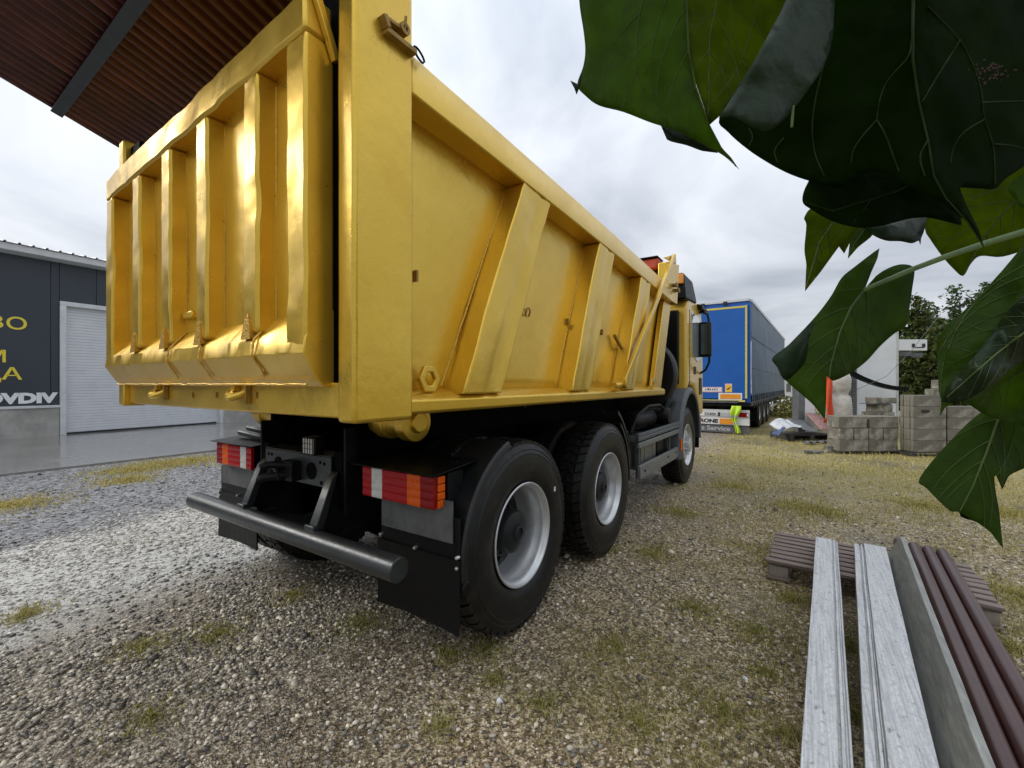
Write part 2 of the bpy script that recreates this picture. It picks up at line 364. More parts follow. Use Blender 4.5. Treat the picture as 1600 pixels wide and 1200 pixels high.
simple('vein_black', (.022, .034, .010), .5, 0, .2, 30, spec=.05)
simple('vein_dark', (.05, .075, .018), .5, 0, .2, 30, spec=.15)
simple('soil_spot', (.035, .013, .003), .8, 0, .3, 40)

# ================================================================== SETTING
# ------------------------------------------------------------------ ground
n = N('ground'); P = n.vec('World'); sep = n.node('ShaderNodeSeparateXYZ'); n.link(n.geo.outputs['Position'], sep.inputs[0])
wob = n.noise(.9, 4, .6, P); wob2 = n.noise(2.6, 5, .6, P)
xw = n.math('ADD', sep.outputs[0], n.math('MULTIPLY', n.math('SUBTRACT', wob, .5), 1.3))
yw = n.math('ADD', sep.outputs[1], n.math('MULTIPLY', n.math('SUBTRACT', wob2, .5), 2.0))
v1 = n.voro(125, out='Color', vec=P); v1s = n.node('ShaderNodeSeparateColor'); n.link(v1, v1s.inputs[0])
v2 = n.voro(58, out='Color', vec=P); v2s = n.node('ShaderNodeSeparateColor'); n.link(v2, v2s.inputs[0])
sv = n.mix(.5, v1s.outputs[0], v2s.outputs[1])
v3 = n.voro(27, out='Color', vec=P); v3s = n.node('ShaderNodeSeparateColor'); n.link(v3, v3s.inputs[0])
svc = n.mix(.5, v2s.outputs[0], v3s.outputs[1])
grav = n.ramp(sv, [(.1, (.04, .029, .017)), (.4, (.135, .105, .07)), (.62, (.30, .25, .18)), (.85, (.56, .50, .40))])
white = n.ramp(svc, [(.1, (.17, .16, .145)), (.35, (.36, .35, .32)), (.7, (.62, .61, .57))])
grey = n.ramp(svc, [(.15, (.045, .044, .045)), (.45, (.15, .147, .15)), (.8, (.38, .372, .375))])
dirt = n.ramp(sv, [(.15, (.038, .023, .009)), (.42, (.16, .112, .058)), (.62, (.34, .258, .15)), (.82, (.64, .54, .39))])
straw = n.ramp(n.noise(30, 6, .7, P), [(.3, (.12, .10, .03)), (.55, (.30, .255, .085)), (.75, (.48, .42, .17))])
c = grav
mw = n.ramp(xw, [(0.0, 0.0), (1.0, 1.0)])
def band(val, lo, hi):     # 0..1 smooth step of a scalar socket
    mr = n.node('ShaderNodeMapRange', interpolation_type='SMOOTHSTEP'); mr.inputs['From Min'].default_value = lo; mr.inputs['From Max'].default_value = hi
    n.link(val, mr.inputs['Value']); return mr.outputs['Result']
c = n.mix(band(xw, -3.2, -4.2), c, white)
c = n.mix(band(xw, -5.6, -6.05), c, grey)
c = n.mix(band(xw, -2.4, -1.2), c, dirt)
patch = n.math('MULTIPLY', n.ramp(n.noise(1.1, 5, .65, P), [(.42, 0.0), (.58, 1.0)]), band(xw, -1.6, -.6))
c = n.mix(n.math('MULTIPLY', patch, .35), c, n.ramp(n.noise(60, 4, .7, P), [(.3, (.10, .082, .022)), (.7, (.32, .27, .085))]))
farg = n.math('MULTIPLY', band(yw, 5.0, 9.5), band(xw, -1.9, -1.0))
c = n.mix(n.math('MULTIPLY', farg, .75), c, straw)
stain = n.math('MULTIPLY', n.ramp(n.noise(.55, 5, .6, P), [(.5, 0.0), (.66, .75)]), band(xw, -2.8, -1.5))
c = n.mix(stain, c, n.ramp(sv, [(.1, (.035, .026, .012)), (.6, (.10, .078, .042)), (.92, (.30, .27, .21))]))
hb = n.mix(.5, n.voro(125, vec=P), n.voro(58, vec=P))
n.set(Base_Color=c, Roughness=n.mix(stain, n.ramp(n.noise(3, 4, .6, P), [(.35, .5), (.65, .85)]), .22), Normal=n.bump(n.mix(.2, hb, n.noise(24, 6, .65, P)), .9, .012))
def axis_pts(lo, hi, fine_lo, fine_hi, step):
    a = list(np.arange(fine_lo, fine_hi, step)); p = fine_hi; s = step
    while p < hi: a.append(p); s *= 1.35; p += s
    a.append(hi); p = fine_lo; s = step; b = []
    while p > lo: s *= 1.35; p -= s; b.append(max(p, lo))
    return np.array(sorted(set(b)) + a)
gx = axis_pts(-700, 700, -8, 5, .16); gy = axis_pts(-300, 1200, -2, 9, .16)
def ground_z(x, y):
    d = max(0.0, min(1.0, (9 - math.hypot(x + 1, y - 2)) / 4))
    return d * (.022 * noise.noise(Vector((x * .8, y * .8, 0))) + .009 * noise.noise(Vector((x * 3.1, y * 3.1, 5)))) - .006
gv = [(x, y, ground_z(x, y)) for y in gy for x in gx]; W = len(gx)
gm = MB(); gm.v = [Vector(p) for p in gv]
gm.f = [(j * W + i, j * W + i + 1, (j + 1) * W + i + 1, (j + 1) * W + i) for j in range(len(gy) - 1) for i in range(W - 1)]; gm.mi = [0] * len(gm.f)
tag(gm.build('ground', 'ground', recalc=False, ang=80), kind='structure')

# ------------------------------------------------------------------ wet concrete apron in front of the hall
n = N('wet_apron'); P = n.vec('World'); f = n.noise(.6, 6, .62, P); g = n.noise(8, 6, .65, P)
c = n.mix(.35, n.ramp(f, [(.3, (.165, .158, .142)), (.7, (.27, .262, .24))]), n.ramp(g, [(.3, (.14, .135, .12)), (.7, (.30, .29, .27))]))
n.set(Base_Color=c, Roughness=n.ramp(f, [(.36, .04), (.56, .18), (.74, .38)]), Specular_IOR_Level=.6, Normal=n.bump(g, .06, .004))
PF = Vector((-17.1, 3.19, 0)); FD = Vector((-.1, .995, 0)).normalized(); FN = Vector((FD.y, -FD.x, 0)); FM = basis(PF, FD, (0, 0, 1))
def fac(px, py):      # pixel -> (s, h) on the facade plane
    d = ray(px, py); t = (PF - CAM).dot(FN) / d.dot(FN); q = CAM + d * t - PF; return q.dot(FD), q.z
apron = thing('concrete_apron', (-13.5, 5, 0), None, None); apron['kind'] = 'structure'
e0, e1 = Vector((-10.35, -14, 0)), Vector((-10.75, 30, 0))
slabs = 9
for k in range(slabs):                                     # cast slabs with joints between them
    a, b = k / slabs, (k + 1) / slabs
    p0, p1 = e0.lerp(e1, a), e0.lerp(e1, b)
    def back(p): return p + FN * ((PF - p).dot(FN))
    q0, q1 = back(p0), back(p1); g = .006
    t = (p1 - p0).normalized() * g
    quad = [p0 + t, p1 - t, q1 - t, q0 + t]
    m = MB(); m.hexa([(p.x, p.y, -.05) for p in quad] + [(p.x, p.y, .035 + .0008 * (k % 2)) for p in quad]); m.build('slab', 'wet_apron', apron, bevel=.008)

# ------------------------------------------------------------------ the hall on the left
hall = thing('industrial_hall', PF + FD * 5, 'dark grey panelled hall with roller door and yellow lettering', 'building')
S0, S1, DW, DH = -14.0, 24.0, 4.02, 3.62
m = MB(FM)
m.box(S0, S1, 0.05, 4.85, -9, -.10); m.build('wall', 'cast_concrete', hall)
for (a, b) in ((S0, -.13), (DW + .13, S1)):                # cast plinth panels
    nseg = max(1, round((b - a) / 3.4)); L = (b - a) / nseg
    for k in range(nseg):
        m = MB(FM); m.box(a + k * L + .006, a + (k + 1) * L - .006, 0, .80, -.098, .06); m.build('plinth_panel', 'cast_concrete', hall, bevel=.006)
    m = MB(FM); m.box(a, b, .802, .872, -.098, .10); m.build('drip_sill', 'flashing', hall, bevel=.006)
pw = .95; s = -.30 - pw * 14
while s < S1:
    a, b = max(s, S0), min(s + pw, S1)
    if b > S0 and a < S1:
        for (p, q, lo) in ((a, min(b, -.13), .876), (max(a, -.13), min(b, DW + .13), DH + .13), (max(a, DW + .13), b, .876)):
            if q - p > .03:
                m = MB(FM); m.box(p + .004, q - .004, lo, 4.80, -.098, .03); m.build('cladding_panel', 'cladding', hall, bevel=.006)
    s += pw
door = MB(FM)                                              # roller door: curtain of narrow slats
z = .02
prof = []
while z < DH:
    prof += [(z, -.072), (z + .010, -.062), (z + .072, -.062), (z + .080, -.072)]; z += .082
dv = []; 
for (h, o) in prof: dv += [(0.0, h, o), (DW, h, o)]
door.add(dv, [(2 * i, 2 * i + 1, 2 * i + 3, 2 * i + 2) for i in range(len(prof) - 1)])
dob = door.build('roller_door', 'roller_slat', hall, smooth=False)
m = MB(FM); m.box(.05, DW - .05, .0365, .09, -.083, -.05); m.build('bottom_seal', 'print_black', dob)
for (a, b, lo, hi) in ((-.128, .0, 0.037, DH), (DW, DW + .128, 0.037, DH), (-.128, DW + .128, DH, DH + .125)):
    m = MB(FM); m.box(a, b, lo, hi, -.09, .075); m.build('door_frame', 'flashing', hall, bevel=.006)
m = MB(FM); m.prism([(4.802, -.1), (4.802, .12), (4.84, .36), (5.00, .40), (5.00, -.1)], 'x', S0, S1)
m.build('gutter', 'white_paint', hall, bevel=.01)
# roof sheet: trapezoid ribs run from eave to ridge
rv = []; rf = []; x = S0 - .2; i = 0
prof = []
while x < S1 + .2:
    prof += [(x, 0), (x + .19, 0), (x + .205, .035), (x + .235, .035)]; x += .25
for (sx, h) in prof: rv += [(sx, 5.005 + h, .46), (sx, 6.35 + h, -9.2)]
m = MB(FM); m.add(rv, [(2 * i, 2 * i + 1, 2 * i + 3, 2 * i + 2) for i in range(len(prof) - 1)])
rf = m.build('roof', 'white_paint', hall, smooth=False)
sm = rf.modifiers.new('thick', 'SOLIDIFY'); sm.thickness = .012
m = MB(FM); m.prism([(4.85, -.1), (4.95, -.1), (6.25, -9), (4.85, -9)], 'x', S0 + .02, S1 - .02); m.build('gable', 'cladding', hall)
def hall_text(txt, px_right, y_top, y_bot, mat, bold=0.0, xs=1.3):
    s1, h1 = fac(px_right, y_top); s0, h0 = fac(px_right, y_bot); H = (h1 - h0)
    text_part(txt, 'lettering', mat, FM @ Matrix.Translation((s1, h0, .034)), H / .70, hall, .004, bold, xs, 'RIGHT')
hall_text('ВО', 43.5, 498, 516, 'sign_yellow', .004, 1.25)
hall_text('М', 12.0, 548, 566, 'sign_yellow', .004, 1.25)
hall_text('ЦА', 34.5, 575, 593, 'sign_yellow', .004, 1.25)
hall_text('OVDIV', 86.5, 614, 628, 'print_white', .022, 1.25)

# ------------------------------------------------------------------ corrugated canopy over the truck's tail
can = thing('corrugated_canopy', (-4.5, -.9, 0), 'reddish brown corrugated canopy roof with dark steel beam above the tailgate', 'canopy')
XE, Y0, Y1 = -5.5, -1.3, 1.62
def roof_z(y): return 3.71 - .325 * (y - 1.49)
pitch = .098; sheet_w = pitch * 10
xa = XE; k = 0
while xa < -1.95:
    xb = min(xa + sheet_w, -1.9); nn = int(round((xb - xa) / pitch * 10)); vs = []
    for i in range(nn + 1):
        x = xa + (xb - xa) * i / nn; dz = .028 * math.cos(2 * math.pi * (x - XE) / pitch) + (.002 if k % 2 else 0)
        for y in (Y0, -.2, .7, Y1): vs.append((x, y, roof_z(y) + dz))
    m = MB(); m.add(vs, [(i * 4 + j, (i + 1) * 4 + j, (i + 1) * 4 + j + 1, i * 4 + j + 1) for i in range(nn) for j in range(3)])
    so = m.build('roof_sheet', 'roof_sheet', can, recalc=False, ang=80); md = so.modifiers.new('thick', 'SOLIDIFY'); md.thickness = .002
    xa = xb; k += 1
for by in (.97, -.95):
    sl = math.atan(.325); zc = roof_z(by) - .029
    m = MB(Matrix.Translation((0, by, zc)) @ Matrix.Rotation(-sl, 4, 'X')); m.box(XE + .05, -1.9, -.040, .040, -.035, 0); m.build('beam', 'beam_steel', can, bevel=.004)
for xx in (-5.3, -2.1):
    m = MB(); m.box(xx - .05, xx + .05, -1.0, -.9, -.02, roof_z(-.95) - .06); m.build('post', 'beam_steel', can, bevel=.004)
    m = MB(Matrix.Translation((0, 0, roof_z(0) - .11)) @ Matrix.Rotation(-math.atan(.325), 4, 'X')); m.box(xx - .04, xx + .04, -1.25, .15, .03, .085); m.build('rafter', 'beam_steel', can, bevel=.004)

# ------------------------------------------------------------------ scatter helpers (uncountable: gravel, grass)
ICO = None
def ico():
    bm = bmesh.new(); bmesh.ops.create_icosphere(bm, subdivisions=1, radius=1); v = np.array([x.co[:] for x in bm.verts]); f = np.array([[q.index for q in x.verts] for x in bm.faces]); bm.free(); return v, f
def raw_mesh(name, V, Fc, mat, tint=None, smooth=True):
    me = bpy.data.meshes.new(name); nv, nf, k = len(V), len(Fc), Fc.shape[1]
    me.vertices.add(nv); me.vertices.foreach_set('co', V.astype(np.float32).ravel())
    me.loops.add(nf * k); me.loops.foreach_set('vertex_index', Fc.astype(np.int32).ravel())
    me.polygons.add(nf); me.polygons.foreach_set('loop_start', np.arange(0, nf * k, k, dtype=np.int32))
    me.update(calc_edges=True); me.materials.append(MAT[mat])
    if tint is not None:
        at = me.attributes.new('tint', 'FLOAT_COLOR', 'POINT'); at.data.foreach_set('color', np.concatenate([tint, np.ones((nv, 1))], 1).astype(np.float32).ravel())
    if smooth: me.shade_smooth()
    o = bpy.data.objects.new(name, me); COL.objects.link(o); return o
def gz(xs, ys): return np.array([ground_z(a, b) for a, b in zip(xs, ys)])
def vnoise(xs, ys, s, seed=0.0): return np.array([noise.noise(Vector((a * s, b * s, seed))) for a, b in zip(xs, ys)])
def scatter(n_try, dmin, dmax, amax=1.35, power=1.0):       # points on the ground in a wide fan round the viewpoint
    d = dmin + (dmax - dmin) * rng.random(n_try) ** power; a = (rng.random(n_try) * 2 - 1) * amax
    x = -np.sin(YAW - a) * d; y = np.cos(YAW - a) * d; return x, y, d
def stones(x, y, size):
    N_ = len(x); iv, ifc = ico(); k = len(iv)
    sc = np.stack([size * (.7 + .6 * rng.random(N_)), size * (.7 + .6 * rng.random(N_)), size * (.42 + .35 * rng.random(N_))], 1)
    th = rng.random(N_) * 6.283; ct, st = np.cos(th), np.sin(th)
    jit = 1 + .62 * (rng.random((N_, k)) - .5)
    L = iv[None] * jit[:, :, None] * sc[:, None, :]
    tl = (rng.random(N_) - .5) * .9; L[:, :, 2] += L[:, :, 0] * tl[:, None] * .5
    X = L[:, :, 0] * ct[:, None] - L[:, :, 1] * st[:, None] + x[:, None]; Y = L[:, :, 0] * st[:, None] + L[:, :, 1] * ct[:, None] + y[:, None]
    Z = L[:, :, 2] + (gz(x, y) + size * (.10 + .25 * rng.random(N_)))[:, None]
    V = np.stack([X, Y, Z], 2).reshape(-1, 3); Fc = (ifc[None] + (np.arange(N_) * k)[:, None, None]).reshape(-1, 3)
    return V, Fc
# gravel
parts_v, parts_f, parts_t = [], [], []
off = 0
for (cnt, d0, d1, s0, s1, pw_) in ((40000, 1.25, 3.6, .0042, .0135, .75), (36000, 2.6, 6.2, .0065, .017, .8), (16000, 5.0, 11.0, .010, .022, .9)):
    x, y, d = scatter(cnt, d0, d1, power=pw_)
    wobx = x + .9 * vnoise(x, y, .9, 3.0)
    keep = (x > -10.2)
    dens = np.where(wobx < -2.0, 1.0, np.where(wobx < -1.1, .50, .26)); dens = dens * np.where(vnoise(x, y, 1.3, 9.0) > .12, .55, 1.0)
    keep &= rng.random(cnt) < dens
    x, y, wobx = x[keep], y[keep], wobx[keep]; size = s0 + (s1 - s0) * rng.random(len(x)) ** 2.2
    big = rng.random(len(x)) < .012; size = np.where(big, size * 1.9, size)
    V, Fc = stones(x, y, size)
    b = rng.random(len(x))
    lo = np.where(wobx < -5.8, .05, np.where(wobx < -3.7, .26, .07)); hi = np.where(wobx < -5.8, .42, np.where(wobx < -3.7, .84, .92))
    val = lo + (hi - lo) * b ** np.where(wobx < -3.7, 1.1, 2.0)
    warm = .90 + .1 * rng.random(len(x))
    T = np.stack([val, val * np.where(wobx < -5.8, .97, np.where(wobx < -3.4, .95, .88)), val * warm * np.where(wobx < -5.8, 1.02, np.where(wobx < -3.4, .88, .72))], 1)
    parts_v.append(V); parts_f.append(Fc + off); parts_t.append(np.repeat(T, 12, 0)); off += len(V)
o = raw_mesh('gravel', np.concatenate(parts_v), np.concatenate(parts_f), 'stone', np.concatenate(parts_t), smooth=False)
tag(o, 'loose pale and grey gravel spread over the yard', 'gravel', kind='stuff')
# grass: single blades, three vertices wide at the root and bent
def blades(x, y, h, w, tint, lean=.6):
    N_ = len(x); th = rng.random(N_) * 6.283; ln = h * lean * rng.random(N_); la = rng.random(N_) * 6.283
    z = gz(x, y); cx, sx = np.cos(th) * w / 2, np.sin(th) * w / 2; lx, ly = np.cos(la) * ln, np.sin(la) * ln
    v = np.zeros((N_, 5, 3))
    v[:, 0] = np.stack([x - cx, y - sx, z - .004], 1); v[:, 1] = np.stack([x + cx, y + sx, z - .004], 1)
    v[:, 2] = np.stack([x + cx * .8 + lx * .35, y + sx * .8 + ly * .35, z + h * .6], 1); v[:, 3] = np.stack([x - cx * .8 + lx * .35, y - sx * .8 + ly * .35, z + h * .6], 1)
    v[:, 4] = np.stack([x + lx, y + ly, z + h * np.maximum(.25, 1 - .3 * ln / h)], 1)
    o_ = (np.arange(N_) * 5)[:, None]
    f = np.concatenate([o_ + [0, 1, 2], o_ + [0, 2, 3], o_ + [3, 2, 4]], 0)
    return v.reshape(-1, 3), f, np.repeat(tint, 5, 0)
GV, GF, GT = [], [], []; off = 0
def add_grass(x, y, h, w, tint, lean=.6):
    global off
    V, Fc, T = blades(x, y, h, w, tint, lean); GV.append(V); GF.append(Fc + off); GT.append(T); off += len(V)
def gtint(n_, dry):
    g = np.array([.15, .175, .030]); y_ = np.array([.52, .43, .14]); t = np.clip(dry + .35 * (rng.random(n_) - .5), 0, 1)[:, None]
    return (g * (1 - t) + y_ * t) * (.6 + .8 * rng.random(n_))[:, None]
for (cnt, d0, d1, hh, ww, pw_) in ((120000, 1.3, 4.5, .024, .0022, .8), (150000, 3.5, 10, .032, .0046, .75), (90000, 8, 26, .06, .013, .7)):
    x, y, d = scatter(cnt, d0, d1, 1.25, power=pw_)
    nz = vnoise(x, y, 1.15, 21.0) + .5 * vnoise(x, y, 3.3, 4.0)
    right = np.clip((x + 1.5) / 1.0, 0, 1); far = np.clip((y - 4.5) / 5, 0, 1) * (x > -1.9)
    prob = np.clip((nz + .02) * 2.2, 0, 1) * (.03 + .97 * right) + .55 * far + .14 * right
    keep = (rng.random(cnt) < prob) & (x > -9.9)
    x, y, d, far = x[keep], y[keep], d[keep], far[keep]
    dry = np.clip(.52 + .5 * vnoise(x, y, .7, 33.0) + .40 * far, 0, 1)
    add_grass(x, y, hh * (.5 + 1.0 * rng.random(len(x))), ww * (.7 + .6 * rng.random(len(x))), gtint(len(x), dry), .9)
    # flattened dry litter between the blades
    k2 = len(x); sel = rng.random(k2) < .8; jx = x[sel] + rng.normal(size=sel.sum()) * .08; jy = y[sel] + rng.normal(size=sel.sum()) * .08
    add_grass(jx, jy, hh * (.2 + .35 * rng.random(len(jx))), ww * (.7 + .5 * rng.random(len(jx))), gtint(len(jx), np.clip(dry[sel] + .3, 0, 1)), 3.0)
# thick tufts the photograph shows one by one
tuft_px = [(845, 1100, .16, .25), (770, 1060, .12, .3), (1085, 950, .2, .35), (1020, 865, .16, .45), (945, 860, .12, .4), (1215, 880, .22, .55), (690, 1130, .12, .4), (460, 930, .14, .35), (340, 990, .16, .3),
           (225, 1010, .14, .4), (1130, 1110, .18, .3), (1200, 1050, .2, .25), (1180, 985, .2, .3), (1230, 1150, .15, .25), (560, 975, .18, .3), (1000, 1130, .16, .4), (700, 1020, .12, .3), (760, 1012, .15, .25),
           (235, 1120, .12, .3), (40, 960, .12, .55), (1150, 760, .3, .7), (1240, 790, .3, .6), (300, 720, .55, 1.0), (255, 726, .5, 1.0), (205, 735, .35, .95), (15, 790, .45, .9), (200, 750, .3, .9), (1060, 800, .25, .45), (1575, 1010, .2, .4),
           (1590, 930, .25, .5), (1240, 935, .2, .35), (1330, 1010, .18, .15), (1345, 1120, .16, .15), (1290, 800, .25, .5), (1560, 800, .3, .6), (1440, 790, .3, .6), (960, 1010, .15, .4), (640, 900, .1, .3)]
for (px, py, rad, dry) in tuft_px:
    rad *= 1.35; c = on_z(px, py); k = int(360 * (rad / .15) ** 1.2); k = min(k, 1700)
    aa = rng.random(k) * 6.283; rr = rad * np.abs(rng.normal(size=k)) * .62 * (1 + .7 * vnoise(np.cos(aa) * 1.7 + px, np.sin(aa) * 1.7 + py, 1.0, 2.0))
    dist = math.hypot(c.x, c.y)
    add_grass(c.x + rr * np.cos(aa), c.y + rr * np.sin(aa), (.016 + .004 * dist) * (.35 + rng.random(k)), (.003 + .0008 * dist) * (.7 + .6 * rng.random(k)), gtint(k, np.full(k, min(1, dry + .12))), 1.6)
o = raw_mesh('grass', np.concatenate(GV), np.concatenate(GF), 'grass', np.concatenate(GT), smooth=False)
tag(o, 'sparse green and straw coloured grass growing through the gravel', 'grass', kind='stuff')

# single larger stones lying on the yard
for (px, py, s_, lab) in ((780, 1092, .018, 'large round white pebble lying alone on brown gravel'), (1165, 1062, .02, 'pale flat stone in the grass in front of the boards'), (1478, 655, .05, None)):
    if lab is None: continue
    c = on_z(px, py); V, Fc = stones(np.array([c.x]), np.array([c.y]), np.array([s_])); m = MB(); m.add([tuple(v) for v in V], [tuple(f) for f in Fc]); tag(m.build('pebble', 'plate_white', ang=80), lab, 'stone')

# ================================================================== THE TIPPER TRUCK
XR, XC = -1.335, -2.61
truck = thing('dump_truck', (XC, 4.3, 0), 'gold painted three-axle tipper truck with black chassis parked on the gravel', 'truck')
T = truck
def mx(x, s): return x if s > 0 else 2 * XC - x
def dn(a, sc=5.0, seed=0.0):            # dent field
    return lambda p: Vector((0, 0, 0)) + noise.noise_vector(Vector((p.x * sc + seed, p.y * sc, p.z * sc))) * a

# ---- tipper body: floor, front wall, both sides
m = MB(); m.box(mx(-1.49, -1), -1.49, 1.06, 5.28, 1.335, 1.40); m.build('body_floor', 'gold', T)
def tz(y): return -.040 * (y - 1.3)          # the top of the body falls gently towards the cab
def yfront(z): return 5.27 + (z - 1.33) * .44
m = MB(); m.hexa([(mx(-1.45, -1), yfront(1.33) - .03, 1.33), (-1.45, yfront(1.33) - .03, 1.33), (-1.45, yfront(1.33), 1.33), (mx(-1.45, -1), yfront(1.33), 1.33),
                  (mx(-1.45, -1), yfront(2.98) - .03, 2.98), (-1.45, yfront(2.98) - .03, 2.98), (-1.45, yfront(2.98), 2.98), (mx(-1.45, -1), yfront(2.98), 2.98)]); m.build('front_wall', 'gold', T)
for s in (1, -1):
    X = lambda x: mx(x, s)
    m = MB(); ny, nz = 40, 14; vs = []
    for j in range(nz + 1):
        z = 1.40 + (2.70 - 1.40) * j / nz
        for i in range(ny + 1):
            y = 1.10 + (yfront(z) - .02 - 1.10) * i / ny; b = .010 * noise.noise(Vector((y * 1.3, z * 1.3, s))) + .004 * noise.noise(Vector((y * 4, z * 4, 3)))
            vs.append((X(-1.472 + b), y, z + tz(y) * j / nz))
    m.add(vs, [(j * (ny + 1) + i, j * (ny + 1) + i + 1, (j + 1) * (ny + 1) + i + 1, (j + 1) * (ny + 1) + i) for j in range(nz) for i in range(ny)])
    side = m.build('side_panel', 'gold', T, ang=60); md = side.modifiers.new('thick', 'SOLIDIFY'); md.thickness = .008; md.offset = 0
    # top rail: a rolled box section, slightly bowed like the one in the photograph
    pr = [(-1.50, 2.648), (-1.335, 2.648), (-1.335, 2.80), (-1.352, 2.822), (-1.50, 2.83)]
    m = MB(); K = 24
    for i in range(K + 1):
        y = 1.262 + (5.60 - 1.262) * i / K; bow = .018 * math.sin(math.pi * i / K) + tz(y) / .7 * 0
        for (x, z) in pr: m.v.append(Vector((X(x), y, z + tz(y) + bow * (1 if z > 2.7 else .7) + .003 * noise.noise(Vector((y * 3, z, 1))))))
    q = len(pr)
    for i in range(K):
        for k in range(q): m.f.append((i * q + k, i * q + (k + 1) % q, (i + 1) * q + (k + 1) % q, (i + 1) * q + k))
    m.f += [tuple(range(q)), tuple(K * q + k for k in range(q - 1, -1, -1))]; m.mi = [0] * len(m.f)
    m.build('top_rail', 'gold', T, bevel=.008)
    # lower rail: sloping ledge with a rounded outer edge
    pr = [(-1.50, 1.322), (-1.352, 1.322), (-1.337, 1.335), (-1.335, 1.378), (-1.352, 1.396), (-1.47, 1.432), (-1.50, 1.432)]
    m = MB(); m.prism([(X(a), b) for a, b in pr], 'y', 1.25, 5.26); m.build('lower_rail', 'gold', T, bevel=.004)
    # slanted stiffening ribs
    for (yb, yt) in ((1.585, 2.14), (2.77, 3.275), (3.83, 4.365)):
        zb, zt, w = 1.402, 2.655, .325
        m = MB(); nz, nx, ny = 26, 4, 6
        m.gbox(0, 1, 0, 1, 0, 1, nx, ny, nz)
        out = []
        for p in m.v:
            y = yb + (yt - yb) * p.z + w * p.y; z = zb + (zt + tz(y) - zb) * p.z
            xo = -1.337 - .012 * (1 - abs(p.y - .42) * 2) * 0; 
            x = -1.475 + (xo + 1.475) * p.x
            if p.x > .5: x += .011 * (p.y - .5) * 0 + .010 * noise.noise(Vector((y * 5, z * 3.2, yb))) * p.x + .004 * noise.noise(Vector((y * 14, z * 10, yb))) - (.010 if abs(p.y - .667) < .05 else 0) * p.x
            out.append(Vector((X(x), y, z)))
        m.v = out; rb = m.build('rib', 'gold', T, weld=True, bevel=.008, ang=30)
        # weld bead along the foot and flank
        m = MB(); pts = [(X(-1.468), yb + (yt - yb) * t - .006 + .004 * noise.noise(Vector((t * 40, 1, yb))), zb + .04 + (zt + tz(yt) - zb - .06) * t) for t in np.linspace(0, 1, 30)]
        m.tube(pts, .0065, 6); m.build('weld', 'gold_weld', rb)
    # front wing that rises above the rail
    m = MB(); zlo, zhi = 1.40, 2.99
    def yb_(z): return 5.27 + (z - 1.33) * .44
    m.hexa([(X(-1.45), 4.98, zlo), (X(-1.395), 4.98, zlo), (X(-1.395), yb_(zlo) + .01, zlo), (X(-1.45), yb_(zlo) + .01, zlo), (X(-1.45), 5.45, 2.475), (X(-1.395), 5.45, 2.475), (X(-1.395), yb_(2.475) + .01, 2.475), (X(-1.45), yb_(2.475) + .01, 2.475)])
    m.build('front_post', 'gold', T, bevel=.006)
    m = MB(); m.hexa([(X(-1.46), 5.40, 2.48), (X(-1.338), 5.40, 2.48), (X(-1.338), 5.88, 2.48), (X(-1.46), 5.88, 2.48), (X(-1.46), 5.42, 2.93), (X(-1.338), 5.42, 2.93), (X(-1.338), 5.99, 3.02), (X(-1.46), 5.99, 3.02)])
    m.build('front_wing', 'gold', T, bevel=.008)
# rear corner posts
for s in (1, -1):
    X = lambda x: mx(x, s)
    m = MB(); m.gbox(0, 1, 0, 1, 0, 1, 3, 3, 30)
    xa, xb = (-1.435, -1.333) if s > 0 else (mx(-1.333, -1), mx(-1.435, -1))
    m.v = [Vector((xa + (xb - xa) * p.x, .982 + .288 * p.y, 1.305 + (3.10 - 1.305) * p.z)) for p in m.v]
    m.disp(lambda p: Vector((.004 * noise.noise(Vector((p.y * 5, p.z * 2.4, s))), .004 * noise.noise(Vector((p.x * 6, p.z * 2.5, 7 + s))), 0)))
    m.build('corner_post', 'gold', T, weld=True, bevel=.016, segs=3, ang=30)
    m = MB(); m.box(X(-1.60), X(-1.437), 1.02, 1.06, 1.35, 3.05); m.build('gap_shade_strip', 'chassis', T)  # added dark strip: blocks the sky and stands for shade beside the tailgate
# latch and shackle near the head of the right post
m = MB()
a = on_x(592, 32, -1.33); b = on_x(645, 88, -1.33)
def px_bar(p0, p1, X0, X1, w): 
    d = (p1 - p0); d.x = 0; d.normalize(); nrm = Vector((0, -d.z, d.y))
    q = [p0 + nrm * w, p1 + nrm * w, p1 - nrm * w, p0 - nrm * w]
    return [(X0, v.y, v.z) for v in q] + [(X1, v.y, v.z) for v in q]
m.hexa(px_bar(on_x(598, 50, -1.33), on_x(644, 86, -1.33), -1.3355, -1.300, .010)); m.hexa(px_bar(on_x(594, 28, -1.33), on_x(632, 55, -1.33), -1.3355, -1.305, .007))
m.hexa(px_bar(on_x(594, 27, -1.33), on_x(600, 48, -1.33), -1.3355, -1.297, .010))
latch = m.build('post_latch', 'gold_dark', T, bevel=.002)
c_ = on_x(631, 46, -1.31); m = MB(); m.lathe([(.012, -.025), (.024, -.025), (.024, .012), (.012, .012)], c_, 'x', 16, True); m.tube([c_ + Vector((.0, 0, -.02)), c_ + Vector((.012, .0, .045))], .006, 6); m.build('latch_ring', 'gold_dark', latch)
c_ = on_x(655, 86, -1.32); m = MB(); m.tube([c_ + Vector((0, .03 * math.cos(t), .018 * math.sin(t) - .012 * math.cos(t))) for t in np.linspace(0, 5.6, 14)], .0045, 6); m.build('shackle', 'chassis', latch)

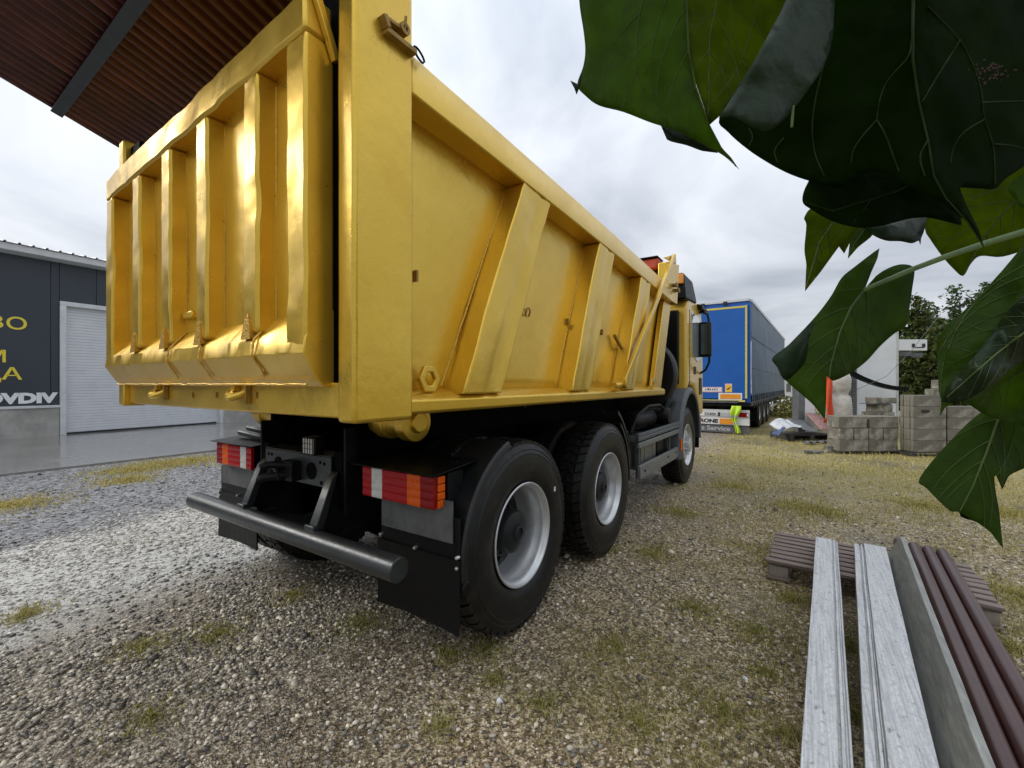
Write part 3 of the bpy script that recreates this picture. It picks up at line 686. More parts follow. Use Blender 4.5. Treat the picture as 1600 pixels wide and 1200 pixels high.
# ---- tailgate
YT, YB = .894, .985
TL, TR = -3.79, -1.498
def ztop(x): return 2.785 + (2.885 - 2.785) * (x - TL) / (TR - TL)
tg_m = MB(); nx, nz = 30, 16; vs = []
for j in range(nz + 1):
    for i in range(nx + 1):
        x = TL + .02 + (TR - TL - .04) * i / nx; z = 1.50 + (ztop(x) - .03 - 1.50) * j / nz
        vs.append((x, YB + .010 * noise.noise(Vector((x * 2.2, 4, z * 2.2))), z))
tg_m.add(vs, [(j * (nx + 1) + i, j * (nx + 1) + i + 1, (j + 1) * (nx + 1) + i + 1, (j + 1) * (nx + 1) + i) for j in range(nz) for i in range(nx)])
gate = tg_m.build('tailgate', 'gold_dented', T, ang=60); md = gate.modifiers.new('thick', 'SOLIDIFY'); md.thickness = .02; md.offset = 0
def dent_box(x0, x1, y0, y1, z0f, z1f, name, n=(4, 4, 40), amp=.010, seed=0, taper=0.0, bevel=.012):
    m = MB(); m.gbox(0, 1, 0, 1, 0, 1, *n); out = []
    for p in m.v:
        x = x0 + (x1 - x0) * p.x; x += taper * (p.y) * (p.x - .5) * 2
        z = z0f(x) + (z1f(x) - z0f(x)) * p.z; y = y0 + (y1 - y0) * p.y
        k = 1 - p.y
        d = noise.noise(Vector((x * 6 + seed, 3, z * 3.4))); d2 = noise.noise(Vector((x * 16 + seed, 9, z * 11)))
        y += k * amp * (max(0, d - .15) * 2.6 + .30 * d2); x += k * amp * (.18 * noise.noise(Vector((seed, 5, z * 3))) + .7 * max(0, noise.noise(Vector((seed, 1, z * 6.5))) - .3))
        out.append(Vector((x, y, z)))
    m.v = out; return m.build(name, 'gold_dented', gate, weld=True, bevel=bevel, segs=2, ang=32)
for i, x in enumerate((-3.31, -2.865, -2.43, -1.965)):
    dent_box(x, x + .115, YT + .004, YB - .002, lambda x: 1.66, lambda x: ztop(x) - .140, 'rib', seed=i * 7.3 + 1, amp=.011, taper=.008)
    # gusset plate at the foot and broken weld bead
    m = MB(); m.add([(x + .032, YT - .001, 1.75 - .02 * (i % 2)), (x + .005, YT - .008, 1.635), (x + .085, YT - .008, 1.635), (x + .055, YT - .001, 1.745), (x + .04, YT + .03, 1.74), (x + .005, YT + .03, 1.65), (x + .085, YT + .03, 1.65)],
                      [(0, 1, 2, 3), (0, 4, 5, 1), (3, 2, 6, 4), (0, 3, 4)]); m.build('gusset', 'gold_weld', gate)
    m = MB(); m.tube([(x + .122 + .003 * noise.noise(Vector((t * 30, i, 2))), YB - .008, 1.72 + (ztop(x) - .16 - 1.72) * t) for t in np.linspace(0, 1, 36)], .006, 6); m.build('weld', 'gold_weld', gate)
dent_box(TL, TL + .122, YT, YB + .02, lambda x: 1.565, lambda x: ztop(x) - .141, 'frame_bar', seed=31, amp=.006)
dent_box(TR - .128, TR, YT, YB + .032, lambda x: 1.565, lambda x: ztop(x) - .141, 'frame_bar', seed=47, amp=.007)
dent_box(TL - .002, TR + .002, YT - .003, YB + .021, lambda x: ztop(x) - .140 + .008 * noise.noise(Vector((x * 5, 1, 1))), lambda x: ztop(x), 'frame_bar', n=(50, 4, 4), seed=63, amp=.007)
# lower lip: shelf, narrow face and chamfer, dented along its edge
pr = [(YB + .0, 1.735), (YT + .004, 1.628), (YT - .006, 1.565), (YB - .04, 1.468), (YB - .012, 1.440), (YB + .03, 1.440), (YB + .03, 1.735)]
m = MB(); K = 90; q = len(pr)
for i in range(K + 1):
    t = i / K; x = TL + (TR - TL) * t
    inset = 0.0
    for k, (y, z) in enumerate(pr):
        w = 1.0 if k in (1, 2) else (.7 if k in (3, 4) else .1)
        dd = noise.noise(Vector((x * 5, k * .6, 2))); d2 = noise.noise(Vector((x * 17, k * .9, 6)))
        yy = y + w * (.008 * max(0, dd) + .003 * d2); zz = z + w * (.004 * noise.noise(Vector((x * 7, k, 11))) + .003 * d2)
        xx = x + ((.045 if t == 0 else -.045 if t == 1 else 0) if k in (3, 4, 5) else 0) * 0
        m.v.append(Vector((xx, yy, zz)))
for i in range(K):
    for k in range(q): m.f.append((i * q + k, i * q + (k + 1) % q, (i + 1) * q + (k + 1) % q, (i + 1) * q + k))
m.f += [tuple(range(q)), tuple(K * q + k for k in range(q - 1, -1, -1))]; m.mi = [0] * len(m.f)
lip = m.build('lower_lip', 'gold_dented', gate, bevel=.004, ang=30)
for i, x in enumerate((-2.74, -2.36, -1.86)):          # welded patches on the lip
    m = MB(); xs = x; pts = [(xs, YB - .004, 1.738), (xs + .006, YT - .004, 1.632), (xs + .01, YT - .014, 1.566), (xs + .02, YB - .048, 1.468)]
    fine = []
    for a, b in zip(pts, pts[1:]):
        for t in np.linspace(0, 1, 8, endpoint=False): p = Vector(a).lerp(Vector(b), t); fine.append(p + Vector((.005 * noise.noise(p * 60), 0, .002 * noise.noise(p * 90))))
    m.tube(fine, [.0042 + .0028 * noise.noise(p * 50) for p in fine], 6); m.build('weld', 'gold_weld', lip)
m = MB(); m.tube([(x, YB - .052 + .004 * noise.noise(Vector((x * 9, 0, 0))), 1.449 + .006 * noise.noise(Vector((x * 13, 2, 0)))) for x in np.linspace(TL + .05, TR - .05, 90)], [.004 + .003 * noise.noise(Vector((t * .9, 3, 3))) for t in range(90)], 6); m.build('torn_edge', 'gold_weld', lip)
m = MB(); m.box(-2.72, -2.61, YB - .04, YB - .002, 1.79, 1.83); m.build('rubber_stop', 'gold_dented', gate, bevel=.008)
# angled flat bar at the upper right corner of the gate
m = MB(); p0, p1 = on_x(492, -10, TR + .012), on_x(524, 98, TR + .012); d = (p1 - p0).normalized(); nn = Vector((0, -d.z, d.y)) * .014
m.hexa([(TR + .004, *(p0 + nn).yz), (TR + .004, *(p1 + nn).yz), (TR + .004, *(p1 - nn).yz), (TR + .004, *(p0 - nn).yz), (TR + .03, *(p0 + nn).yz), (TR + .03, *(p1 + nn).yz), (TR + .03, *(p1 - nn).yz), (TR + .03, *(p0 - nn).yz)]); m.build('stop_bar', 'gold_dented', gate, bevel=.003)
# rear sill with hooks
m = MB(); m.prism([(1.0, 1.322), (1.06, 1.312), (1.10, 1.312), (1.10, 1.455), (1.0, 1.455)], 'x', mx(-1.43, -1) + .06, -1.437); sill = m.build('rear_sill', 'gold', T, bevel=.006)
m = MB(); m.box(mx(-1.43, -1) + .02, mx(-1.43, -1) + .058, .97, 1.09, 1.305, 1.46); m.build('sill_end', 'gold', sill, bevel=.006)
for px in (243, 362):
    c_ = on_y(px, 610, .985)
    m = MB(); pts = []
    for t in np.linspace(-.3, 3.5, 14): pts.append((c_.x + .075 - .062 * math.cos(t) * 1.1, .992 - .045 * math.sin(t) ** 2, c_.z + .012 - .042 * math.sin(t)))
    m.tube(pts, [.013 + .008 * math.sin(min(1, k / 10) * 3.1) for k in range(14)], 8); m.build('gate_hook', 'gold', T)
    m = MB(); m.box(c_.x + .14, c_.x + .155, .975, 1.0, 1.36, 1.44); m.build('hook_plate', 'gold_dark', sill, bevel=.003)
    m = MB(); m.box(c_.x + .02, c_.x + .05, .972, 1.0, 1.415, 1.47); m.build('hook_lug', 'gold', sill, bevel=.003)
for px in (301, 338, 385, 400):
    c_ = on_y(px, 617, .997); m = MB(); m.box(c_.x - .008, c_.x + .008, .992, .9995, c_.z - .014, c_.z + .014); m.build('drain_slot', 'gold_dark', sill)
# lifting eyes, loops and the tarp stay on the side
def eye(px, py, X, r, ro, parent):
    c_ = on_x(px, py, X); m = MB(); m.lathe([(r, -.012), (ro, -.012), (ro, .012), (r, .012)], c_, 'x', 6, True); return m.build('lifting_eye', 'gold', parent, bevel=.004)
eye(670, 592, -1.40, .035, .066, T); eye(1019, 602, -1.352, .045, .085, T)
for (px, py) in ((823, 487), (1021, 549), (969, 532)):
    c_ = on_x(px, py, -1.466); m = MB(); r = .022
    m.tube([c_ + Vector((0, -r, -.03))] + [c_ + Vector((.012, r * -math.cos(t), r * math.sin(t))) for t in np.linspace(0, math.pi, 8)] + [c_ + Vector((0, r, -.03))], .0055, 6); m.build('tie_loop', 'gold_dark', T)
for (px, py) in ((647, 431), (885, 503), (939, 519)):
    c_ = on_x(px, py, -1.466); m = MB(); m.box(-1.472, -1.45, c_.y, c_.y + .012, c_.z - .025, c_.z + .025); m.build('tie_lug', 'gold_dark', T)
m = MB(); p0, p1 = on_x(1054, 400, -1.30), on_x(974, 602, -1.30); dv = (p1 - p0).normalized(); nn = Vector((0, -dv.z, dv.y)) * .030
m.hexa([(-1.322, *(p0 + nn).yz), (-1.322, *(p1 + nn).yz), (-1.322, *(p1 - nn).yz), (-1.322, *(p0 - nn).yz), (-1.285, *(p0 + nn).yz), (-1.285, *(p1 + nn).yz), (-1.285, *(p1 - nn).yz), (-1.285, *(p0 - nn).yz)])
stay = m.build('tarp_stay', 'gold', T, bevel=.006)
m = MB(); c_ = on_x(972, 600, -1.31); m.cyl(c_, .04, -.06, .05, 'x', 10); m.tube([c_ + Vector((.0, -.18, -.01)), c_ + Vector((.0, .14, .0))], .024, 8); m.build('stay_pivot', 'gold', stay, bevel=.003)
m = MB(); m.tube([on_x(960, 524, -1.44), on_x(982, 563, -1.40)], .016, 8); m.build('spring', 'gold_dark', T)
m = MB(); m.add([(-1.33, *on_x(1040, 402, -1.33).yz), (-1.33, *on_x(1056, 397, -1.33).yz), (-1.33, *on_x(1057, 412, -1.33).yz), (-1.36, *on_x(1040, 402, -1.33).yz), (-1.36, *on_x(1056, 397, -1.33).yz), (-1.36, *on_x(1057, 412, -1.33).yz)], [(0, 1, 2), (5, 4, 3), (0, 3, 4, 1), (1, 4, 5, 2), (2, 5, 3, 0)]); m.build('stay_bracket', 'gold', stay)
m = MB(); m.box(mx(-1.47, -1), -1.47, 5.46, 5.70, 2.87, 3.015); m.build('tarp_roll', 'red_tarp', T, bevel=.03, segs=3)
m = MB(); m.box(mx(-1.47, -1), -1.47, 5.44, 5.72, 3.0165, 3.035); m.box(mx(-1.47, -1), -1.47, 5.50, 5.72, 2.76, 2.868); m.build('tarp_cover', 'black_plastic', T, bevel=.01)
for (px, py) in ((1053, 446), (1056, 454)):
    c_ = on_x(px, py, -1.33); m = MB(); m.box(-1.336, -1.29, c_.y - .06, c_.y + .06, c_.z - .012, c_.z + .012); m.box(-1.30, -1.285, c_.y - .02, c_.y + .02, c_.z - .03, c_.z + .03); m.build('wing_catch', 'gold_dark', T)

# ---- chassis
for s in (1, -1):
    m = MB(); m.box(XC + s * .36, XC + s * .44, 1.52, 8.0, .78, 1.06); m.build('chassis_rail', 'chassis', T, bevel=.006)
    m = MB(); m.box(XC + s * .35, XC + s * .45, 1.75, 6.3, 1.062, 1.25); m.build('subframe_rail', 'chassis', T, bevel=.006)
    m = MB(); m.prism([(1.60, 1.25), (1.60, .92), (1.90, .92), (1.90, 1.25)], 'x', XC + s * .46, XC + s * .49); m.build('pivot_bracket', 'chassis', T)
    c_ = Vector((XC + s * .68, 1.74, 1.235)); m = MB(); m.lathe([(.02, -.20), (.085, -.20), (.085, -.14), (.105, -.13), (.105, -.06), (.085, -.05), (.085, .05), (.11, .06), (.11, .13), (.06, .135), (.055, .16), (.001, .16)], c_, 'x', 28)
    m.box(c_.x - .12, c_.x - .06, c_.y - .09, c_.y + .09, c_.z, 1.33); m.box(c_.x + .06, c_.x + .13, c_.y - .09, c_.y + .09, c_.z, 1.33); m.build('tipping_pivot', 'gold', T, bevel=.004)
for y in (2.2, 3.55):
    m = MB(); m.cyl((XC, y, .56), .11, -.95, .95, 'x', 16); m.lathe([(.001, -.28), (.16, -.22), (.25, -.08), (.25, .08), (.16, .22), (.001, .28)], (XC, y, .58), 'y', 20); m.build('axle', 'chassis', T)
for y in (1.95, 2.9, 4.4, 5.6):
    m = MB(); m.box(XC - .358, XC + .358, y, y + .12, .80, 1.05); m.build('cross_member', 'chassis', T)
for s in (1, -1):                                         # leaf springs between the axles
    m = MB()
    for k in range(7): L = .95 - k * .09; m.add([(XC + s * .47, 2.875 - L, .74 - k * .014 - .10 * (1 if k == 0 else 0)), (XC + s * .56, 2.875 - L, .74 - k * .014), (XC + s * .56, 2.875 + L, .74 - k * .014), (XC + s * .47, 2.875 + L, .74 - k * .014), (XC + s * .47, 2.875 - L, .752 - k * .014), (XC + s * .56, 2.875 - L, .752 - k * .014), (XC + s * .56, 2.875 + L, .752 - k * .014), (XC + s * .47, 2.875 + L, .752 - k * .014)], [(3, 2, 1, 0), (4, 5, 6, 7), (0, 1, 5, 4), (1, 2, 6, 5), (2, 3, 7, 6), (3, 0, 4, 7)])
    m.build('leaf_spring', 'chassis', T)
m = MB(); m.box(XC - .55, XC + .55, 2.1, 5.0, 1.10, 1.30); m.build('hoist_tray', 'chassis', T)
# rear cross plate with holes, towing jaw
yp = 1.50
pl = MB(); x0, x1, z0, z1 = XC - .36, XC + .36, .845, 1.025
hol = [(XC - .20, .93, .052), (XC + .17, .93, .052)]
pl.box(x0, x1, yp, yp + .014, z0, z1); pl.add([(x0, yp + .001, z1), (x1, yp + .001, z1), (x1, yp + .10, z1 + .012), (x0, yp + .10, z1 + .012), (x0, yp + .001, z1 + .008), (x1, yp + .001, z1 + .008), (x1, yp + .10, z1 + .02), (x0, yp + .10, z1 + .02)], [(3, 2, 1, 0), (4, 5, 6, 7), (0, 1, 5, 4), (1, 2, 6, 5), (2, 3, 7, 6), (3, 0, 4, 7)])
plate = pl.build('rear_cross_plate', 'bumper_grey', T, bevel=.003)
for (x, z, r) in hol + [(XC - .32, .99, .010), (XC - .28, .99, .010), (XC + .30, .985, .010), (XC + .26, .99, .010), (XC + .27, .87, .012), (XC - .28, .88, .012)]:
    m = MB(); m.cyl((x, yp - .002, z), r, -.001, .002, 'y', 20); m.build('plate_hole', 'chassis', plate)
m = MB(); m.box(XC - .06, XC + .06, 1.44, yp - .002, .86, .98); m.tube([(XC - .02, 1.46, .95), (XC - .10, 1.40, .955), (XC - .14, 1.36, .94)], .022, 8); m.tube([(XC - .02, 1.46, .89), (XC - .09, 1.36, .885), (XC - .12, 1.33, .87)], [.03, .028, .02], 8); m.tube([(XC - .03, 1.44, .93), (XC + .02, 1.37, .94), (XC + .03, 1.38, .88)], .008, 6)
m.build('towing_jaw', 'black_steel', T, bevel=.006)
wl_ = thing  # work lamp on its bracket
c_ = on_y(481, 697, 1.46)
m = MB(); m.box(c_.x - .06, c_.x + .06, 1.465, 1.53, c_.z - .055, c_.z + .055); lamp = m.build('work_lamp', 'black_plastic', T, bevel=.008)
m = MB(); m.box(c_.x - .05, c_.x + .05, 1.458, 1.464, c_.z - .045, c_.z + .045); m.build('lamp_lens', 'lens_white', lamp)
m = MB()
for k in range(5): m.box(c_.x - .0515 + k * .0255, c_.x - .0490 + k * .0255, 1.454, 1.457, c_.z - .05, c_.z + .05)
for k in range(4): m.box(c_.x - .052, c_.x + .054, 1.4545, 1.4568, c_.z - .0465 + k * .03, c_.z - .0440 + k * .03)
m.build('lamp_grille', 'black_plastic', lamp)
# vertical hanger plates beside the chassis
for s in (1, -1):
    m = MB(); m.box(XC + s * .45, XC + s * .47, 1.52, 1.68, .70, 1.20); m.build('hanger_plate', 'black_steel', T, bevel=.004)
# under-run bumper
YBm, ZB = 1.364, .602
m = MB(); m.lathe([(.053, -1.09), (.058, -1.085), (.058, 1.085), (.053, 1.09)], (XC, YBm, ZB), 'x', 32); bump = m.build('bumper_tube', 'bumper_grey', T)
for s in (1, -1): m = MB(); m.cyl((XC + s * 1.08, YBm, ZB), .053, -.009, .003 if s < 0 else .009, 'x', 32); m.build('bumper_cap', 'bumper_grey', bump)
for s in (1, -1):
    xs = XC + s * .385
    m = MB(); m.hexa([(xs - .035, 1.37, .662), (xs + .035, 1.37, .662), (xs + .035, 1.42, .65), (xs - .035, 1.42, .65), (xs - .03, 1.475, .92), (xs + .03, 1.475, .92), (xs + .03, 1.515, .95), (xs - .03, 1.515, .95)]); m.build('bumper_arm', 'bumper_grey', T, bevel=.004)
    m = MB(); m.hexa([(xs - .008, 1.41, .65), (xs + .008, 1.41, .65), (xs + .008, 1.60, .60), (xs - .008, 1.60, .60), (xs - .008, 1.50, .92), (xs + .008, 1.50, .92), (xs + .008, 1.62, .92), (xs - .008, 1.62, .92)]); m.build('arm_web', 'black_steel', T)
    m = MB(); m.box(xs - .045, xs + .045, 1.35, 1.415, .655, .682); m.build('weld_pad', 'bumper_grey', bump, bevel=.006)
m = MB(); m.box(XC - .34, XC + .34, 1.40, 1.56, .60, .615); m.build('step_plate', 'black_steel', T, bevel=.003)

# ---- tail lamps with their roofs, mudflaps, mudguards, wheels
YL = 1.53
for s in (1, -1):
    X = lambda x: mx(x, s)
    xo, xi, z0, z1 = -1.468, -2.0, .842, 1.000
    m = MB(); m.box(X(xi + .01), X(xo - .01), YL + .02, YL + .10, z0 + .01, z1 - .004); lb = m.build('tail_lamp', 'black_plastic', T, bevel=.006)
    segs = [('lens_red', 0, .14), ('lens_white', .14, .30), ('lens_red', .30, .65), ('lens_amber', .65, .83), ('lens_dark_red', .83, 1.0)]
    for (mat, a, b) in segs:
        xa, xb = xi + (xo - xi) * a, xi + (xo - xi) * b
        m = MB()
        pr_ = [(YL + .0185, z0)]
        for k in range(4):
            za, zb = z0 + (z1 - z0) * k / 4, z0 + (z1 - z0) * (k + 1) / 4
            pr_ += [(YL - .001, za + .001), (YL - .0035, za + .005), (YL - .0035, zb - .005), (YL - .001, zb - .001)]
        pr_ += [(YL + .0185, z1)]
        m.prism(pr_, 'x', X(xa + .0008), X(xb - .0008))
        m.build('lens', mat, lb, bevel=.0015)
    m = MB(); 
    for k in range(4): m.box(X(xo - .0085), X(xo + .004), YL + .025, YL + .075, z0 + (z1 - z0) * k / 4 + .002, z0 + (z1 - z0) * (k + 1) / 4 - .002)
    m.build('side_marker', 'lens_amber', lb, bevel=.003)
    m = MB(); m.hexa([(X(xi - .06), YL - .035, 1.010), (X(xo + .03), YL - .035, 1.010), (X(xo + .03), YL + .30, 1.04), (X(xi - .06), YL + .30, 1.04), (X(xi - .06), YL - .035, 1.016), (X(xo + .03), YL - .035, 1.016), (X(xo + .03), YL + .30, 1.046), (X(xi - .06), YL + .30, 1.046)]); m.build('lamp_roof', 'black_plastic', T, bevel=.002)
    m = MB(); m.box(X(xo + .006), X(xo + .012), YL + .085, YL + .20, .85, 1.009); m.build('lamp_bracket', 'black_steel', T)
    for yy in ((1.60, 1.66) if s < 0 else ()):
        m = MB(); m.tube([(X(-2.15), yy + .06, 1.04 + (yy - 1.6) * .5), (X(-1.55), yy + .06, 1.07 + (yy - 1.6) * .5)], .022, 10); m.build('lamp_arm', 'bumper_grey', T)
    # steel plate, plastic skirt, rubber flap
    m = MB(); m.box(X(-1.92), X(-1.405), 1.592, 1.597, .675, .88); m.build('guard_plate', 'plate_grey', T)
    m = MB(); m.box(X(-1.935), X(-1.368), 1.600, 1.611, .55, .80); m.build('guard_skirt', 'black_plastic', T, bevel=.003)
    fl = MB(); nx, nz = 12, 14
    fl.gbox(0, 1, 0, 1, 0, 1, nx, 1, nz); out = []
    for p in fl.v:
        x = -1.950 + .590 * p.x; z = .248 + (.60 - .248) * p.z
        y = 1.588 + .010 * p.y + (1 - p.z) ** 2 * (.010 * math.sin(p.x * 3.0) - .008 * p.x ** 2)
        out.append(Vector((X(x), y, z + (1 - p.z) * .004 * math.sin(p.x * 4))))
    fl.v = out; flap = fl.build('mudflap', 'black_plastic', T, weld=True, ang=30)
    for (x, z) in ((-1.925, .625), (-1.66, .605), (-1.375, .615), (-1.375, .565)):
        m = MB(); m.lathe([(.001, -.010), (.008, -.008), (.010, 0), (.010, .012)], (X(x), 1.590, z), 'y', 10); m.build('bolt', 'bolt', flap)

def wheel(y, s, xo, style, name='wheel', r=.56, inner=True):
    """xo: x of the outer side wall; s: +1 right, -1 left"""
    w = T
    hub_e = bpy.data.objects.new(name, None); COL.objects.link(hub_e); place(hub_e, (xo - s * .15, y, r), T)
    c = Vector((xo, y, r))
    def prof(pts): return [(a, -s * b) for a, b in pts]
    def tyre(c, wd=.315, seed=0):
        m = MB(); tp = [(.300, .035), (.330, .010), (.375, .002), (.430, .0), (.470, .006), (.475, .004), (.495, .014), (.500, .012), (.525, .028), (.540, .036), (.545, .06)]
        full = tp + [(.546, wd / 2)] + [(a, wd - b) for a, b in reversed(tp)] + [(.29, wd - .04), (.29, .04)]
        m.lathe(prof([(a * r / .56, b) for a, b in full]), c, 'x', 64, True)
        nb = 46
        for row, (a, b) in enumerate(((.030, .088), (.098, .150), (.165, .217), (.227, .285))):
            for k in range(nb):
                t0 = 2 * math.pi * (k + (.5 if row % 2 else 0)) / nb; t1 = t0 + 2 * math.pi / nb * .80; sk = .045 * (1 if row in (0, 2) else -1)
                vs = []
                for rr in (.53, .5605):
                    for (tt, bb, q) in ((t0, a, 0), (t1, a, 0), (t1 + sk, b, 1), (t0 + sk, b, 1)):
                        R2 = rr * r / .56; e = (.010 if rr > .54 and ((row == 0 and q == 0) or (row == 3 and q == 1)) else 0)
                        vs.append((c.x - s * bb, c.y + (R2 - e) * math.cos(tt), c.z + (R2 - e) * math.sin(tt)))
                m.add(vs, [(0, 1, 2, 3), (7, 6, 5, 4), (0, 4, 5, 1), (1, 5, 6, 2), (2, 6, 7, 3), (3, 7, 4, 0)])
        return m.build('tyre', 'rubber', hub_e, ang=30)
    tyre(c)
    if inner: tyre(c + Vector((-s * .345, 0, 0)))
    if style == 'rear':
        m = MB(); m.lathe(prof([(.302, .022), (.304, .014), (.300, .010), (.292, .012), (.288, .022), (.284, .030), (.279, .036), (.274, .055), (.273, .09), (.266, .10), (.263, .16), (.262, .20), (.25, .225), (.245, .27), (.29, .27)]), c, 'x', 64); m.build('rim', 'rim_silver', hub_e, ang=40)
        m = MB(); m.lathe(prof([(.258, .221), (.25, .226), (.20, .235), (.15, .236), (.148, .175), (.142, .165), (.130, .160), (.128, .09), (.120, .078), (.085, .066), (.05, .062), (.048, .05), (.03, .046), (.028, .055), (.001, .055)]), c, 'x', 40)  # wheel disc is black like the hub: shade inside the rim put into colour
        for k in range(10):
            t = 2 * math.pi * k / 10; m.cyl((c.x - s * .16, c.y + .136 * math.cos(t), c.z + .136 * math.sin(t)), .010, -.012, .012, 'x', 6)
            t += .3; m.cyl((c.x - s * .215, c.y + .19 * math.cos(t), c.z + .19 * math.sin(t)), .016, -.02, .03, 'x', 6)
        m.build('hub', 'hub_black', hub_e, ang=35)
    else:
        m = MB(); m.lathe(prof([(.302, .022), (.304, .014), (.296, .010), (.288, .030), (.27, .055), (.262, .075)]), c, 'x', 60)
        nn_ = 60; r0, r1 = .262, .16
        ringp = [(.262, .075), (.245, .060), (.205, .045), (.16, .040), (.10, .040), (.10, -.02), (.075, -.03), (.001, -.03)]
        o_ = len(m.v)
        for (rr, a) in ringp:
            for k in range(nn_): t = 2 * math.pi * k / nn_; m.v.append(c + Vector((-s * a, rr * math.cos(t), rr * math.sin(t))))
        for i in range(len(ringp) - 1):
            for k in range(nn_):
                if i == 1 and k % 6 in (0, 1, 2): continue          # ten hand holes
                k2 = (k + 1) % nn_; m.f.append((o_ + i * nn_ + k, o_ + i * nn_ + k2, o_ + (i + 1) * nn_ + k2, o_ + (i + 1) * nn_ + k)); m.mi.append(0)
        for k in range(10): t = 2 * math.pi * (k + .5) / 10; m.cyl((c.x - s * .03, c.y + .135 * math.cos(t), c.z + .135 * math.sin(t)), .015, -.03, .03, 'x', 6)
        m.build('rim', 'rim_silver', hub_e, ang=35)
        m = MB(); m.cyl((c.x - s * .14, c.y, c.z), .26, -.02, .02, 'x', 24); m.build('brake_drum', 'chassis', hub_e)
for s in (1, -1):
    xo = mx(-1.352, s)
    wheel(2.19, s, xo, 'rear'); wheel(3.545, s, xo, 'rear'); wheel(6.74, s, mx(-1.372, s), 'front', inner=False)
# yellowish paint tick on the nearest tyre
c_ = on_x(867, 764, -1.350); m = MB(); m.box(-1.353, -1.349, c_.y - .008, c_.y + .008, c_.z - .015, c_.z + .015); m.build('paint_tick', 'plate_white', T)
# plastic mudguards: a curved shell behind the last axle, between and ahead
def guard(yc, a0, a1, rad, s, x0=-1.98, x1=-1.385, name='mudguard', mat='guard_plastic', lip=.035):
    m = MB(); K = 18; pr = [(rad, x0), (rad + .006, x0), (rad + .008, x1 - .012), (rad - .002, x1), (rad - lip, x1 + .004), (rad - lip, x1 - .008), (rad - .008, x1 - .016)]
    q = len(pr)
    for i in range(K + 1):
        t = a0 + (a1 - a0) * i / K
        for (rr, x) in pr: m.v.append(Vector((mx(x, s), yc - rr * math.cos(t), .56 + rr * math.sin(t))))
    for i in range(K):
        for k in range(q): m.f.append((i * q + k, i * q + (k + 1) % q, (i + 1) * q + (k + 1) % q, (i + 1) * q + k))
    m.f += [tuple(range(q)), tuple(K * q + k for k in range(q - 1, -1, -1))]; m.mi = [0] * len(m.f)
    return m.build(name, mat, T, bevel=.004, ang=40)
for s in (1, -1):
    guard(2.215, R(-8), R(70), .602, s, -1.62, -1.352, lip=.03); guard(3.545, R(128), R(185), .66, s, -1.98, -1.40)
    guard(2.87, R(62), R(118), .86, s, -1.95, -1.55)
    m = MB(); c_ = Vector((mx(-1.365, s), 2.215 - .59 * math.cos(R(-10)), .56 + .59 * math.sin(R(-10)))); m.cyl(c_, .035, -.03, .02, 'x', 14); m.build('guard_end', 'black_plastic', T, bevel=.006)
    m = MB(); m.tube([(mx(-2.05, s), 1.74, 1.02), (mx(-1.52, s), 1.74, 1.02)], .016, 8); m.tube([(mx(-1.53, s), 1.74, 1.02), (mx(-1.50, s), 1.74, 1.02)], .026, 8); m.build('guard_stay', 'black_steel', T)

# ---- side equipment between the axles (right), mirrored
for s in (1, -1):
    X = lambda x: mx(x, s)
    m = MB(); m.prism([(X(-1.385), .865), (X(-1.362), .868), (X(-1.358), .895), (X(-1.366), .905), (X(-1.358), .915), (X(-1.362), .945), (X(-1.385), .948)], 'y', 4.36, 6.12); m.build('side_guard', 'grey_plastic', T, bevel=.003)
    m = MB(); m.box(X(-1.39), X(-1.360), 4.37, 6.12, .795, .850); m.build('side_guard', 'guard_steel', T, bevel=.006)
    m = MB(); m.box(X(-1.395), X(-1.360), 4.40, 6.20, .475, .615); sg = m.build('side_guard', 'guard_steel', T, bevel=.006)
    for (yy, zz) in ((4.55, .545), (5.5, .555), (5.9, .56)): m = MB(); m.cyl((X(-1.3575), yy, zz), .013, -.004, .004, 'x', 8); m.build('bolt', 'chassis', sg)
    for yy in (4.46, 4.52, 5.72): m = MB(); m.box(X(-1.43), X(-1.396), yy, yy + .03, .47, .94); m.build('guard_upright', 'galv_dark', T)
    m = MB(); m.box(X(-1.95), X(-1.43), 4.60, 5.25, .52, .88); tk = m.build('fuel_tank', 'tank', T, bevel=.05, segs=4)
    for yy in (4.75, 5.05): m = MB(); m.box(X(-1.96), X(-1.424), yy, yy + .035, .515, .885); m.build('tank_strap', 'galv_dark', tk, bevel=.03)
    m = MB(); m.box(X(-1.90), X(-1.45), 5.35, 5.95, .50, .90); m.build('battery_box', 'black_plastic', T, bevel=.02)
    m = MB(); m.lathe([(.001, -.42), (.09, -.40), (.11, -.34), (.11, .34), (.09, .40), (.001, .42)], (X(-1.60), 5.15, 1.03), 'y', 20); m.build('air_tank', 'black_steel', T)
    m = MB(); m.lathe([(.001, -.16), (.10, -.15), (.12, -.10), (.12, .10), (.10, .15), (.001, .16)], (X(-1.55), 5.75, 1.04), 'x', 20); m.build('air_filter', 'black_plastic', T, bevel=.005)
    m = MB(); m.tube([(X(-1.48), 4.45, .94), (X(-1.46), 4.6, 1.12), (X(-1.46), 5.0, 1.20), (X(-1.46), 5.5, 1.19), (X(-1.47), 5.9, 1.06), (X(-1.48), 5.98, .92)], .018, 8); m.build('hoop_pipe', 'black_steel', T)
    guard(3.56, R(120), R(176), .74, s, -1.60, -1.42, 'splash_guard')

